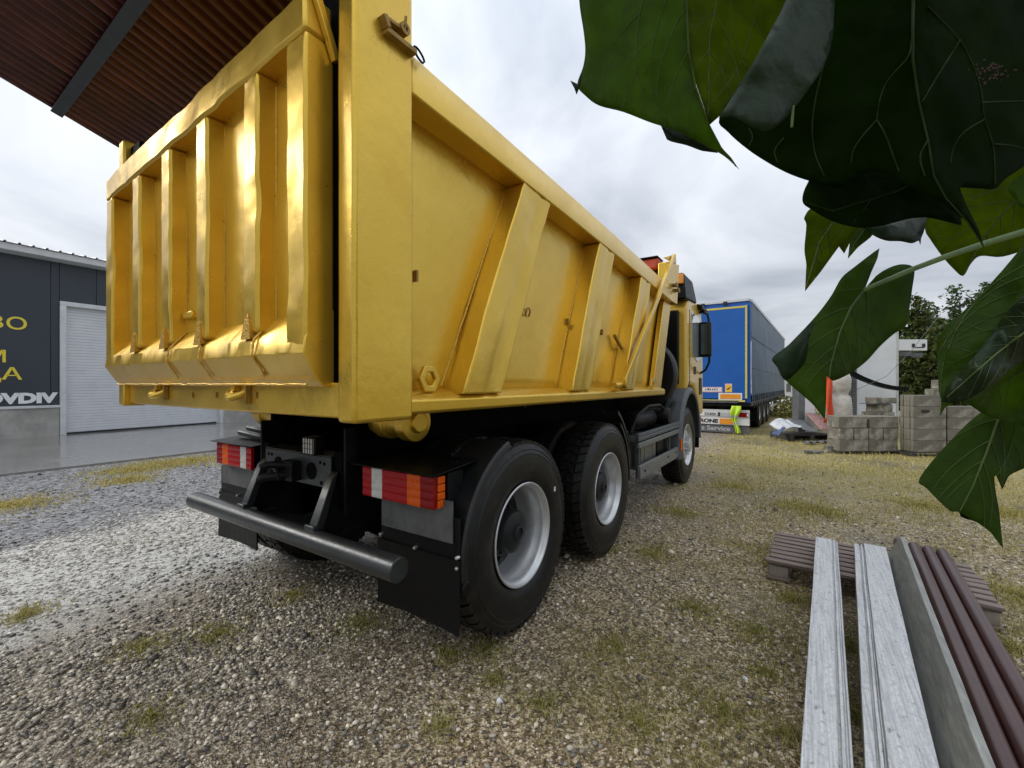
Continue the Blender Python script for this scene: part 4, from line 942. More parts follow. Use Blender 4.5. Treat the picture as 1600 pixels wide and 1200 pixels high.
# ---- cab
CB, CFr = 6.42, 8.35
cabm = MB(); prof = [(6.62, 1.33), (6.62, 2.56), (6.74, 2.70), (7.55, 2.76), (7.74, 2.62), (7.86, 1.9), (7.86, .95), (7.47, .95), (7.43, 1.22), (7.15, 1.42), (6.80, 1.46)]
x0, x1 = mx(-1.375, -1), -1.375
cabm.prism(prof, 'x', x0, x1); cab = cabm.build('cab', 'cab_yellow', T, bevel=.04, segs=3)
m = MB(); m.box(x0 + .10, x1 - .10, 6.54, 6.618, 1.45, 2.52); m.build('cab_gap_plate', 'black_plastic', cab, bevel=.02)  # black plate added over the cab's back to make the gap dark
for s in (1, -1):
    X = lambda x: mx(x, s)
    m = MB(); m.prism([(6.98, 1.90), (6.94, 2.52), (7.48, 2.52), (7.68, 2.05), (7.64, 1.86), (7.35, 1.80)], 'x', X(-1.376), X(-1.366)); m.build('window', 'window_glass', cab, bevel=.003)
    m = MB(); m.box(X(-1.3755), X(-1.362), 7.10, 7.24, 1.60, 1.72); m.build('door_handle', 'print_black', cab, bevel=.01)
    m = MB(); m.box(X(-1.3755), X(-1.370), 6.80, 6.812, 1.45, 2.55); m.build('door_gap', 'print_black', cab)
    m = MB(); m.box(X(-1.3755), X(-1.366), 7.52, 7.72, 1.28, 1.55); m.build('step_grille', 'black_plastic', cab, bevel=.01)
    # wheel arch
    m = MB(); K = 16; pr = [(.70, -1.90), (.71, -1.36), (.66, -1.325), (.62, -1.33), (.62, -1.36), (.69, -1.38), (.685, -1.90)]; q = len(pr)
    for i in range(K + 1):
        t = R(-12) + R(192) * i / K
        for (rr, x) in pr: m.v.append(Vector((X(x), 6.75 - (rr + .0) * math.cos(t), .60 + (rr + .06) * math.sin(t) * 1.05)))
    for i in range(K):
        for k in range(q): m.f.append((i * q + k, i * q + (k + 1) % q, (i + 1) * q + (k + 1) % q, (i + 1) * q + k))
    m.f += [tuple(range(q)), tuple(K * q + k for k in range(q - 1, -1, -1))]; m.mi = [0] * len(m.f)
    m.build('wheel_arch', 'grey_plastic', T, bevel=.006)
    m = MB(); m.box(X(-1.345), X(-1.325), 6.06, 6.11, .56, .72); m.build('side_marker', 'lens_amber', T, bevel=.004)
    # side air deflector on the roof with marker lamp
    m = MB(); m.hexa([(X(-1.66), 6.50, 2.66), (X(-1.36), 6.50, 2.66), (X(-1.35), 7.25, 2.70), (X(-1.66), 7.25, 2.70), (X(-1.62), 6.52, 3.05), (X(-1.40), 6.52, 3.05), (X(-1.38), 7.05, 3.02), (X(-1.66), 7.05, 3.02)]); df = m.build('air_deflector', 'black_plastic', T, bevel=.03, segs=3)
    m = MB(); m.box(X(-1.56), X(-1.395), 6.47, 6.515, 2.88, 3.02); m.build('marker_lens', 'amber_plate', df, bevel=.01)
    # mirrors
    m = MB(); m.tube([(X(-1.37), 7.55, 2.60), (X(-1.33), 7.55, 2.62), (X(-1.25), 7.54, 2.56), (X(-1.225), 7.53, 2.42), (X(-1.225), 7.53, 1.80), (X(-1.28), 7.54, 1.68), (X(-1.37), 7.56, 1.62)], .018, 8); ma = m.build('mirror_arm', 'black_plastic', T)
    m = MB(); m.box(X(-1.375), X(-1.185), 7.44, 7.56, 1.88, 2.44); mh = m.build('mirror', 'black_plastic', T, bevel=.03, segs=3)
    m = MB(); m.box(X(-1.335), X(-1.20), 7.433, 7.4385, 1.92, 2.40); m.build('mirror_glass', 'mirror_glass', mh, bevel=.004)
    m = MB(); m.hexa([(X(-1.38), 7.35, 2.66), (X(-1.30), 7.35, 2.64), (X(-1.28), 7.78, 2.60), (X(-1.38), 7.78, 2.62), (X(-1.38), 7.35, 2.72), (X(-1.30), 7.35, 2.70), (X(-1.28), 7.78, 2.66), (X(-1.38), 7.78, 2.68)]); m.build('sun_visor', 'black_plastic', T, bevel=.01)
    m = MB(); m.box(X(-1.60), X(-1.375), 7.50, 7.54, .42, .94); m.build('entry_step', 'black_plastic', T, bevel=.03)
    m = MB(); m.box(X(-1.374), X(-1.362), 7.55, 7.63, .80, .92); m.build('reflector', 'lens_red', T)
m = MB(); m.box(x0 + .2, x1 - .2, 6.20, 6.49, 1.0, 1.45); m.build('engine_cover', 'chassis', T, bevel=.02)
m = MB(); m.cyl((-1.66, 6.28, 1.0), .10, 0.0, .72, 'z', 18); m.cyl((-1.66, 6.28, 1.72), .11, 0, .1, 'z', 18); m.build('air_intake', 'black_plastic', T, bevel=.01)
m = MB(); m.lathe([(.20, .10), (.30, .10), (.42, .13), (.52, .10), (.54, .02), (.54, -.12), (.52, -.16), (.42, -.17), (.30, -.14), (.20, -.12)], (-1.93, 6.15, 1.58), 'y', 40, True); spare = m.build('spare_tyre', 'rubber', T)
m = MB(); m.lathe([(.001, .02), (.12, .02), (.20, .08), (.28, .09), (.30, .10), (.30, -.12)], (-1.93, 6.15, 1.58), 'y', 32); m.build('spare_rim', 'rim_silver', spare)
m = MB(); m.box(-2.05, -1.90, 6.20, 6.30, 1.05, 2.7); m.box(-3.3, -1.7, 6.22, 6.30, 2.45, 2.52); m.build('spare_carrier', 'chassis', T)
m = MB(); m.tube([(-1.55, 6.05, 1.05), (-1.52, 6.12, 1.25), (-1.53, 6.3, 1.36), (-1.56, 6.45, 1.25)], .03, 8); m.tube([(-1.50, 6.0, .98), (-1.46, 6.15, 1.18), (-1.47, 6.35, 1.20)], .02, 8); m.build('air_hose', 'black_plastic', T)

# ================================================================== BLUE TRAILER
PT = Vector((-1.2, 13.97, 0)); ang = R(-1.9)
TM = Matrix.Translation(PT) @ Matrix.Rotation(ang, 4, 'Z')        # local: x 0 = right side, negative to the left; y 0 = rear, positive forward
tr_ = thing('box_trailer', TM @ Vector((-1.27, 6.8, 0)), 'blue curtain-side semi-trailer parked beyond the truck cab', 'trailer')
HB, HT, LW, LL = .92, 3.86, 2.55, 13.6
def tb(x0, x1, y0, y1, z0, z1, name, mat, parent=tr_, bevel=.006): m = MB(TM); m.box(x0, x1, y0, y1, z0, z1); return m.build(name, mat, parent, bevel=bevel)
for k in range(2): tb(-.06 - (k + 1) * 1.215 + .004, -.06 - k * 1.215 - .004, -.03, .03, HB + .10, HT - .16, 'rear_door', 'trailer_blue')
tb(-LW, 0, .031, .12, HB, HT - .05, 'rear_frame', 'trailer_blue')
tb(-LW + .02, -.02, -.005, .4, HT - .049, HT + .03, 'roof_rail', 'flashing'); tb(-LW + .03, -.03, .4, LL, HT - .02, HT + .02, 'roof', 'dirty_white')
for (x0, x1, z0, z1) in ((-.125, -.075, HB + .12, HT - .17), (-2.45, -2.395, HB + .12, HT - .17), (-2.39, -.13, HT - .235, HT - .18), (-2.39, -.13, HB + .02, HB + .07)): tb(x0, x1, -.037, -.031, z0, z1, 'reflective_tape', 'reflective_yellow', bevel=0)
for x in (-.65, -1.25): tb(x - .05, x + .05, -.03, -.006, HT - .13, HT - .01, 'roof_clamp', 'print_black')
tb(-2.0, -.30, -.06, -.032, HB - .02, HB + .05, 'rear_sill', 'galv_dark'); tb(-LW, 0, .0, .25, .80, HB - .001, 'sill_beam', 'black_steel')
# curtain with ripples
for sx in (0, -LW):
    m = MB(TM); ny, nz = 110, 12; vs = []
    for j in range(nz + 1):
        for i in range(ny + 1):
            y = .16 + (LL - .3) * i / ny; z = HB + .02 + (HT - .10 - HB) * j / nz
            b = .018 * noise.noise(Vector((y * 1.1, z * 1.6, 2))) + .009 * noise.noise(Vector((y * 3, z * 3, 5))) + .012 * math.sin(y * 9) * max(0, 1 - (z - HB) / .5)
            vs.append((sx + b + (.006 if sx == 0 else -.006), y, z))
    m.add(vs, [(j * (ny + 1) + i, j * (ny + 1) + i + 1, (j + 1) * (ny + 1) + i + 1, (j + 1) * (ny + 1) + i) for j in range(nz) for i in range(ny)])
    cu = m.build('curtain', 'curtain', tr_, ang=70)
    if sx == 0:
        tb(-.02, .03, .12, LL, HT - .07, HT + .02, 'top_rail', 'flashing'); tb(-.03, .03, .05, LL, HB - .10, HB + .015, 'side_rail', 'galv_dark')
        for k in range(26):
            y = .5 + k * .5; m = MB(TM); m.box(.02, .038, y, y + .05, HB - .02, HB + .22); m.box(.025, .05, y - .02, y + .07, HB - .16, HB - .02); m.build('curtain_buckle', 'print_black', cu, bevel=0)
        for zz in (1.9, 2.8): tb(.018, .026, .2, LL - .2, zz, zz + .015, 'curtain_seam', 'curtain', cu, 0)
    else: tb(sx - .03, sx + .03, .05, LL, HB - .10, HB + .015, 'side_rail', 'galv_dark')
tb(-LW + .1, -.1, .3, LL, .95, HB + .02, 'floor', 'black_steel')
tb(-1.75, -1.65, .2, 12, .62, .95, 'frame_rail', 'black_steel'); tb(-.90, -.80, .2, 12, .62, .95, 'frame_rail', 'black_steel')
def tr_wheel(x, y, s):
    e = bpy.data.objects.new('wheel', None); COL.objects.link(e); place(e, TM @ Vector((x, y, .5)), tr_)
    m = MB(TM); m.lathe([(.28, -s * .02), (.40, -s * .0), (.47, -s * .02), (.50, -s * .05), (.50, -s * .33), (.47, -s * .37), (.28, -s * .36)], (x, y, .50), 'x', 36, True); m.build('tyre', 'rubber', e)
    m = MB(TM); m.lathe([(.285, -s * .03), (.27, -s * .06), (.25, -s * .10), (.14, -s * .13), (.12, -s * .04), (.001, -s * .03)], (x, y, .50), 'x', 28); m.build('rim', 'rim_silver', e)
for y in (2.75, 4.06, 5.37):
    tr_wheel(-.02, y, 1); tr_wheel(-LW + .02, y, -1)
    m = MB(TM); m.cyl((-LW / 2, y, .5), .07, -1.0, 1.0, 'x', 10); m.build('axle', 'black_steel', tr_)
    for x in (-.42, -LW + .02):
        m = MB(TM); m.prism([(y - .5, .98), (y - .42, 1.07), (y + .42, 1.07), (y + .5, .98), (y + .46, .97), (y + .4, 1.05), (y - .4, 1.05), (y - .46, .97)], 'x', x, x + .38); m.build('mudguard', 'black_plastic', tr_)
for x in (-.45, -LW + .05): tb(x, x + .40, 2.10, 2.115, .25, .90, 'mudflap', 'black_plastic')
tb(-.05, -.02, 6.2, 11.2, .50, .60, 'side_guard', 'dirty_white'); tb(-.05, -.02, 6.2, 11.2, .72, .82, 'side_guard', 'dirty_white')
for y in (10.2,): tb(-.25, -.12, y, y + .15, .03, .95, 'landing_leg', 'galv_dark'); tb(-2.4, -2.27, y, y + .15, .03, .95, 'landing_leg', 'galv_dark')
# rear light panel, under-run board, flap with lettering
tb(-2.50, -.02, .02, .06, .47, .70, 'lamp_panel', 'dirty_white'); tb(-2.50, -.02, .016, .06, .262, .462, 'underrun_board', 'plate_white')
tb(-2.52, -.03, .05, .062, .03, .255, 'spray_flap', 'scrap_dark', bevel=.002)
for x in (-.30, -2.45): tb(x, x + .25, .004, .018, .50, .63, 'tail_lamp', 'lens_dark_red')
tb(-.09, -.045, .002, .018, .52, .61, 'lamp_cap', 'lens_white')
tb(-1.36, -.86, .010, .0185, .51, .62, 'number_plate', 'plate_white'); tb(-.84, -.79, .008, .0185, .50, .62, 'plate_lamp', 'print_black')
tb(-.77, -.46, .010, .0185, .50, .61, 'maker_plate', 'print_grey')
tb(-.80, -.42, .006, .0155, .28, .44, 'marker_board', 'amber_plate')
tb(-.82, -.20, -.040, -.0315, .985, 1.19, 'marker_border', 'plate_white'); tb(-.775, -.245, -.046, -.0405, 1.02, 1.155, 'marker_board', 'amber_plate')
tb(-1.30, -.72, -.040, -.0315, 1.21, 1.36, 'sticker', 'sticker_pink', bevel=0); tb(-1.27, -.75, -.043, -.0405, 1.24, 1.33, 'sticker_field', 'plate_white', bevel=0)
tb(-.645, -.46, -.040, -.0315, 1.21, 1.46, 'warning_sticker', 'sticker_pink', bevel=0); tb(-.63, -.475, -.043, -.0405, 1.22, 1.42, 'sticker_field', 'sticker_yellow', bevel=0)
m = MB(TM); m.hexa([(-.62, -.0445, 1.29), (-.56, -.0445, 1.28), (-.56, -.0435, 1.28), (-.62, -.0435, 1.29), (-.50, -.0445, 1.35), (-.485, -.0445, 1.38), (-.485, -.0435, 1.38), (-.50, -.0435, 1.35)]); m.build('warning_mark', 'print_black', tr_)
def tr_text(t, x, y, z, size, mat, bold=0.0, xs=1.0, name='lettering', align='LEFT'): return text_part(t, name, mat, TM @ basis((x, y, z), (1, 0, 0), (0, 0, 1)), size, tr_, .0015, bold, xs, align)
tr_text('333EK', -.88, .008, .525, .11, 'print_black', .003, 1.15, align='RIGHT')
tr_text('KRONE', -.84, .014, .31, .15, 'print_black', .008, 1.25, align='RIGHT')
tr_text('z Service', -.52, .048, .085, .19, 'print_grey', .004, 1.15, align='RIGHT')
for k, (w_, h_) in enumerate(((.03, .04), (.045, .055), (.03, .05), (.04, .04), (.03, .055), (.025, .06))): tb(-1.18 + k * .062, -1.18 + k * .062 + w_, -.0445, -.0432, 1.265, 1.265 + h_, 'sticker_print', 'print_black', bevel=0)

# hi-vis vest hanging on the trailer's lamp panel
def draped(name, mats, M, W, H, nx, nz, shape, fold, bandrows=()):
    m = MB(M); vs = []
    for j in range(nz + 1):
        t = j / nz; xl, xr = shape(t)
        for i in range(nx + 1):
            u = i / nx; vs.append((xl + (xr - xl) * u, fold(u, t), -H * t))
    o = len(m.v); m.v += [Vector(v) for v in vs]
    for j in range(nz):
        for i in range(nx):
            m.f.append((j * (nx + 1) + i, j * (nx + 1) + i + 1, (j + 1) * (nx + 1) + i + 1, (j + 1) * (nx + 1) + i)); m.mi.append(1 if j in bandrows else 0)
    ob = m.build(name, mats, None, ang=70, recalc=False); md = ob.modifiers.new('thick', 'SOLIDIFY'); md.thickness = .012; return ob
vest = draped('safety_vest', ['hi_vis', 'hi_vis_band'], TM @ Matrix.Translation((-.36, -.03, .82)), .3, .78, 14, 26,
              lambda t: (-.10 - .05 * math.sin(t * 5) + .05 * t, .08 + .06 * math.sin(t * 7 + 1) - .02 * t), lambda u, t: -.02 - .045 * math.sin(u * 9 + t * 3) * (.3 + t) - .03 * math.sin(t * 8), (9, 10, 16, 17))
tag(vest, 'yellow-green safety vest hanging on the rear of the blue trailer', 'vest')

# ================================================================== BLOCK STACKS
BF = Vector((FW.x, FW.y, 0)); BR = Vector((RT.x, RT.y, 0))
bmesh_cache = {}
def block_mesh(w, d, h):
    k = (w, d, h)
    if k not in bmesh_cache:
        m = MB(); m.gbox(-w / 2, w / 2, -d / 2, d / 2, 0, h, 6, 3, 3); m.disp(lambda p: noise.noise_vector(p * 9 + Vector((w * 50, 0, 0))) * .005)
        o = m.build('tmp', 'block_concrete', weld=True, ang=45); bmesh_cache[k] = o.data; bpy.data.objects.remove(o)
    return bmesh_cache[k]
def block(org, r, f, z, w, d, h, label, group, rot=0.0, sh=True):
    o = bpy.data.objects.new('concrete_block', block_mesh(w, d, h)); COL.objects.link(o)
    o.location = org + BR * (r + w / 2) + BF * (f + d / 2) + Vector((0, 0, z + h / 2)); o.rotation_euler = (0, 0, YAW + rot + (random.random() - .5) * .02)
    b = o.modifiers.new('bevel', 'BEVEL'); b.width = .006; b.limit_method = 'ANGLE'; b.angle_limit = R(50)
    return tag(o, label, 'concrete block', group)
def pallet(org, r0, r1, f0, f1, h, label, dark='wood_dark'):
    p = thing('pallet', org + BR * ((r0 + r1) / 2) + BF * ((f0 + f1) / 2), label, 'pallet')
    M = basis(org, BR, BF)
    for k in range(7):
        a = f0 + (f1 - f0) * k / 7; m = MB(M); m.box(r0, r1, a + .008, a + (f1 - f0) / 7 - .008, h - .02, h); m.build('deck_board', dark, p)
    for k in range(3):
        a = r0 + (r1 - r0 - .1) * k / 2; m = MB(M); m.box(a, a + .1, f0 + .001, f1 - .001, .021, h - .021); m.build('bearer', dark, p)
        m = MB(M); m.box(a, a + .1, f0 + .002, f1 - .002, 0, .02); m.build('bottom_board', dark, p)
    return p
o1 = on_z(1312, 709); H = .238
pallet(o1, -.03, 1.25, 0.0, .42, .05, 'thin weathered pallet under the low block stack')
END1 = ('end nearest the scrap', 'end nearest the tall stack'); ROW2 = ('front', 'hidden rear')
pallet_done = True
for f in range(2):
    for r in range(2): block(o1, r * .612 + f * .03, f * .205, .051, .60, .20, H, '%s bottom block of the low stack, %s' % (ROW2[f], END1[r]), 'blocks of the low stack')
    for r in range(2): block(o1, r * .62 + f * .04 + (.0 if r else -.02), f * .205 - .005, .051 + 2 * (H + .004), .585 if r == 0 else .60, .20, H, '%s top block of the low stack, %s' % (ROW2[f], END1[r]), 'blocks of the low stack', .01 * (r - .5))
for r in range(4): block(o1, r * .308, 0, .051 + H + .002, .292, .36, H, 'short block in the middle course of the low stack, %s from the scrap' % ('first', 'second', 'third', 'fourth')[r], 'blocks of the low stack')
o2 = on_z(1427, 713); H2 = .226
pallet(o2, -.03, 2.1, .0, .30, .085, 'dark pallet under the tall block stacks')
courses = ('bottom', 'second', 'middle', 'fourth', 'top'); rows = ('front', 'second', 'third', 'rearmost')
for z in range(5):
    for f in range(4): block(o2, .0 - (.008 if f % 2 else 0), f * .074, .087 + z * (H2 + .002), .66, .070, H2, '%s slim block in the %s course of the five-course stack' % (rows[f], courses[z]), 'blocks of the five-course stack')
for z in range(4):
    for f in range(2):
        block(o2, .69, f * .152, .087 + z * (H2 + .002), .66, .145, H2, '%s block, course %s, of the four-course stack behind the drooping leaf' % (ROW2[f], ('one', 'two', 'three', 'four')[z]), 'blocks of the four-course stack')
        block(o2, 1.38, f * .152, .087 + z * (H2 + .002), .66, .145, H2, '%s block, course %s, of the end stack farthest from the silo' % (ROW2[f], ('one', 'two', 'three', 'four')[z]), 'blocks of the end stack')
block(o2, .46, .05, .089 + 4 * (H2 + .002) + H2, .35, .2, .12, 'loose broken block lying on top of the tall stack', None); block(o2, .60, .06, .215 + 4 * (H2 + .002) + H2, .22, .2, .18, 'small pale block standing on the loose broken block', None)
# hole knocked into the face of one block
hc = on_y(0, 0, 1) if False else None
m = MB(basis(o2, BR, UP)); m.prism([(.16, .90), (.19, .935), (.25, .925), (.30, .93), (.33, .895), (.29, .875), (.22, .87)], 'z', -.004, .012); m.build('dark_gap', 'print_black', None); 
gap = COL.objects['dark_gap']
gap_block = [b for b in COL.objects if b.get('label') == 'front slim block in the fourth course of the five-course stack'][0]
gap.parent = gap_block; gap.matrix_parent_inverse = gap_block.matrix_basis.inverted(); gap.name = 'broken_hole'
o3 = on_z(1378, 690)
lab3 = ('grey rough block at the foot of the small pile behind the low stack', 'stained block second from the ground in the small pile', 'chipped block third from the ground in the small pile', 'narrow block carrying the slab on the small pile')
for k, (r, z, w, h) in enumerate(((0, 0, .6, .24), (-.02, .242, .62, .24), (.0, .484, .6, .24), (.12, .726, .42, .20))): block(o3, r, .3, z, w, .35, h, lab3[k], None, .03 * k)
m = MB(basis(o3, BR, BF)); m.box(-.05, .45, .25, .65, .928, .945); tag(m.build('metal_plate', 'scrap_dark', bevel=.002), 'thin dark plate lying on the small block pile', 'plate')
m = MB(basis(o3, BR, BF)); m.gbox(.08, .62, .28, .62, .946, 1.10, 8, 4, 3); m.disp(lambda p: noise.noise_vector(p * 6) * .012); tag(m.build('stone_slab', 'block_concrete', weld=True, bevel=.012), 'thick rounded slab on top of the small block pile', 'slab')

# ================================================================== PALLET WITH BOARDS AND PIPES (lower right)
PA = Vector((-.215, 3.753, 0)); pal_M = Matrix.Translation(PA) @ Matrix.Rotation(R(-3.0), 4, 'Z')
pal = thing('euro_pallet', pal_M @ Vector((.6, .4, 0)), 'weathered grey wooden pallet under the far ends of boards and pipes', 'pallet')
for k in range(8):
    w = .060 + .010 * random.random(); a = k * .0975; m = MB(pal_M @ Matrix.Rotation(R(random.uniform(-.5, .5)), 4, 'Z'))
    m.gbox(random.uniform(-.012, .012), 1.2 + random.uniform(-.015, .015), a, a + w, .122, .144, 12, 2, 1); m.disp(lambda p: Vector((0, 0, .002 * noise.noise(p * 5)))); m.build('deck_board', 'wood_grey', pal, weld=True, bevel=.003)
for x in (.0, .53, 1.055):
    for y in (.02, .33, .65): m = MB(pal_M); m.box(x + .01, x + .135, y, y + .10, .022, .10); m.build('block', 'wood_pale', pal, bevel=.004)
    m = MB(pal_M); m.box(x, x + .145, .005, .765, 0, .0215); m.build('bottom_board', 'wood_grey', pal, bevel=.003)
for y in (.02, .33, .65): m = MB(pal_M); m.box(.002, 1.198, y + .004, y + .096, .1005, .1215); m.build('stringer', 'wood_grey', pal, bevel=.003)
m = MB(); m.box(-.25, 1.05, 1.05, 1.16, -.01, .144); tag(m.build('timber_bearer', 'wood_dark', bevel=.006), 'dark timber bearer under the near ends of the boards', 'timber')
def extr(name, prof, p_far, p_near, mat, label, cat, group=None, bevel=.002, tilt=0.0, bow=.004):
    a, b = Vector(p_far), Vector(p_near); d = (a - b); L = d.length; ey = d.normalized(); ex = ey.cross(UP).normalized(); ez = ex.cross(ey)
    M = Matrix((ex, ey, ez)).transposed().to_4x4(); M.translation = b
    M = M @ Matrix.Rotation(tilt, 4, 'Y')
    m = MB(M); q = len(prof); K = 24
    for i in range(K + 1):
        for (x, z) in prof: m.v.append(Vector((x + .0025 * noise.noise(Vector((i * .4, 1, b.x * 9))), L * i / K, z - bow * math.sin(math.pi * i / K))))
    for i in range(K):
        for k in range(q): m.f.append((i * q + k, i * q + (k + 1) % q, (i + 1) * q + (k + 1) % q, (i + 1) * q + k))
    m.f += [tuple(range(q)), tuple(K * q + k for k in range(q - 1, -1, -1))]; m.mi = [0] * len(m.f)
    return tag(m.build(name, mat, None, bevel=bevel, ang=30), label, cat, group)
zt = .25
pA = [(0, -.10), (0, 0), (.100, 0), (.102, -.006), (.106, -.006), (.108, -.001), (.120, -.001), (.122, -.010), (.128, -.010), (.130, -.004), (.138, -.006), (.138, -.10), (.130, -.10), (.130, -.02), (.008, -.012), (.008, -.10)]
extr('aluminium_board', pA, (.096, 4.17, zt), (-.045, .60, zt), 'alu_board', 'pale streaked aluminium board, outermost on the grass side of the pallet', 'board')
pB = [(0, -.10), (0, -.012), (.030, -.010), (.032, -.020), (.036, -.020), (.038, -.012), (.050, -.012), (.052, -.022), (.056, -.022), (.058, 0), (.185, 0), (.185, -.10), (.177, -.10), (.177, -.012), (.008, -.025), (.008, -.10)]
extr('aluminium_board', pB, (.335, 4.20, zt), (.088, .60, zt), 'alu_board', 'wide pale aluminium board with black smudges beside the brown pipes', 'board')
pC = [(0, 0), (.008, 0), (.083, .150), (.10, .155), (.105, .165), (.078, .165)]
extr('angle_profile', pC, (.535, 4.30, .150), (.30, .70, .150), 'alu_dull', 'dull grey angle profile leaning on edge against the pipes', 'profile', bevel=.0015)
names = ('brown pipe tucked against the grey angle profile', 'brown pipe second from the grey angle profile', 'brown pipe third from the grey angle profile', 'brown pipe on the outer grass side of the bundle')
for k, (x, yf, r) in enumerate(((.682, 4.60, .039), (.760, 4.55, .038), (.836, 4.52, .036), (.910, 4.50, .036))):
    m = MB(); a = Vector((x - .03, yf, .1455 + r)); b = Vector((x - .03 - .28, .55, .1455 + r)); d = (b - a)
    pts = [a.lerp(b, t) for t in np.linspace(0, 1, 20)]
    m.tube(pts, r, 22, cap=False); m.tube(list(reversed(pts)), r - .004, 22, cap=False)
    o = len(m.v); m.f += [(i, (i + 1) % 22, 22 * 20 + 22 * 19 + (21 - i), 22 * 20 + 22 * 19 + (22 - i) % 22) for i in range(0)]
    tag(m.build('steel_pipe', 'pipe_brown', None, recalc=False), names[k], 'pipe', 'brown pipes on the pallet')
m = MB(); m.box(.40, .56, 4.21, 4.27, .145, .158); tag(m.build('packing_strip', 'wood_dark', bevel=.002), 'dark packing strip under the far end of the wide board', 'strip')

# ================================================================== SCRAP AND SITE GEAR (right background)
so = on_z(1260, 690)
m_ = pallet(so - BR * .35, 0, 1.15, .1, .95, .16, 'dark pallet under the crumpled scrap sheets')
def crumple(name, M, W, D, nx, ny, amp, mat, label, cat, ridge=None):
    m = MB(M); vs = []
    for j in range(ny + 1):
        for i in range(nx + 1):
            x, y = W * i / nx, D * j / ny; z = amp * noise.noise(Vector((x * 3.1, y * 3.1, W * 9))) + (ridge(x, y) if ridge else 0); vs.append((x, y, z))
    m.add(vs, [(j * (nx + 1) + i, j * (nx + 1) + i + 1, (j + 1) * (nx + 1) + i + 1, (j + 1) * (nx + 1) + i) for j in range(ny) for i in range(nx)])
    o = m.build(name, mat, None, ang=25, recalc=False); md = o.modifiers.new('thick', 'SOLIDIFY'); md.thickness = .006; return tag(o, label, cat)
SB = basis(so - BR * .35 + Vector((0, 0, .2)), BR, BF)
crumple('scrap_sheet', SB @ Matrix.Translation((-.25, 0, .02)) @ Matrix.Rotation(R(-14), 4, 'Y') @ Matrix.Rotation(R(18), 4, 'X'), .50, .55, 12, 10, .05, 'scrap_sheet', 'crumpled white sheet at the front of the scrap pile', 'sheet', lambda x, y: .09 * abs(math.sin(x * 7)))
crumple('scrap_sheet', SB @ Matrix.Translation((.30, .05, .10)) @ Matrix.Rotation(R(8), 4, 'Y') @ Matrix.Rotation(R(20), 4, 'X'), .45, .7, 8, 8, .03, 'guard_steel', 'flat grey sheet in the middle of the scrap pile', 'sheet')
crumple('scrap_sheet', SB @ Matrix.Translation((.72, .0, .10)) @ Matrix.Rotation(R(12), 4, 'Y') @ Matrix.Rotation(R(28), 4, 'X'), .42, .8, 8, 8, .03, 'scrap_red', 'dull red painted sheet at the back of the scrap pile', 'sheet', lambda x, y: .04 * abs(math.sin(x * 9)))
crumple('scrap_bag', SB @ Matrix.Translation((-.36, -.02, -.05)) @ Matrix.Rotation(R(-50), 4, 'Y'), .28, .3, 8, 8, .06, 'scrap_blue', 'crumpled blue and white bag at the end of the scrap pile', 'bag')
for k, (px, py, w) in enumerate(((1262, 695, .30), (1285, 694, .28))):
    c_ = on_z(px, py); m = MB(basis(c_, BR, BF)); m.add([(w * i / 10, y, .03 + .05 * abs(math.sin(i * .63 * 1.0))) for y in (0, .18) for i in range(11)], [(i, i + 1, 12 + i, 11 + i) for i in range(10)]); o = m.build('roof_tile', 'scrap_dark', None); o.modifiers.new('t', 'SOLIDIFY').thickness = .012
    tag(o, ('broken dark wavy tile on the grass before the scrap pile', 'second dark wavy tile closer to the block stack')[k], 'tile')
c_ = on_z(1280, 709); m = MB(basis(c_, BR, BF)); m.gbox(-.25, .1, 0, .12, .0, .05, 8, 3, 2); m.disp(lambda p: Vector((0, 0, .04 * noise.noise(p * 6)))); tag(m.build('rubble_piece', 'scrap_dark', weld=True, bevel=.008), 'flat dark rubble piece lying before the low block stack', 'rubble')
c_ = on_z(1297, 707); m = MB(basis(c_, BR, BF)); m.gbox(-.06, .10, 0, .12, 0, .13, 4, 3, 4); m.disp(lambda p: noise.noise_vector(p * 7) * .02); tag(m.build('rubble_piece', 'block_concrete', weld=True, bevel=.012), 'small grey rubble lump against the low block stack', 'rubble')

# white silo cabin with its steel column, boom, hose chain
dW = 12.5
def at_d(px, py, d): return at_depth(px, py, d)
def site_box(name, px0, px1, z0, z1, d, depth, mat, parent=None, bevel=.01):
    a = at_d(px0, 600, d); b = at_d(px1, 600, d); M = basis((a.x, a.y, 0), BR, BF); m = MB(M); m.box(0, (b - a).length, 0, depth, z0, z1); return m.build(name, mat, parent, bevel=bevel)
base = at_d(1370, 600, dW); cabn = thing('white_silo', (base.x, base.y, 0), 'tall white sheet-metal silo housing behind the block stacks', 'silo')
site_box('wall_panel', 1339, 1401.5, .25, 3.5, dW, .30, 'white_paint', cabn); site_box('edge_trim', 1401.7, 1404.2, .2, 3.52, dW - .02, .06, 'dirty_white', cabn, .003)
site_box('base_frame', 1336, 1404, 0, .249, dW + .02, .28, 'galv_dark', cabn)
b2 = at_d(1427, 600, dW); bm_ = thing('white_boom', (b2.x, b2.y, 2.4), 'white horizontal boom arm sticking out beside the silo toward the trees', 'boom')
site_box('arm', 1404.5, 1449, 2.42, 2.74, dW + .1, .25, 'white_paint', bm_); 
for (a, b, z0, z1) in ((1425.5, 1430, 2.52, 2.62), (1441.5, 1446, 2.52, 2.62), (1427, 1444.5, 2.50, 2.525)): site_box('slot', a, b, z0, z1, dW + .085, .014, 'print_black', bm_, 0)
for (a, b, z0, z1) in ((1405, 1425, 2.26, 2.40), (1424, 1442, 2.22, 2.36)): site_box('bracket', a, b, z0, z1, dW + .15, .2, 'galv_dark', bm_)
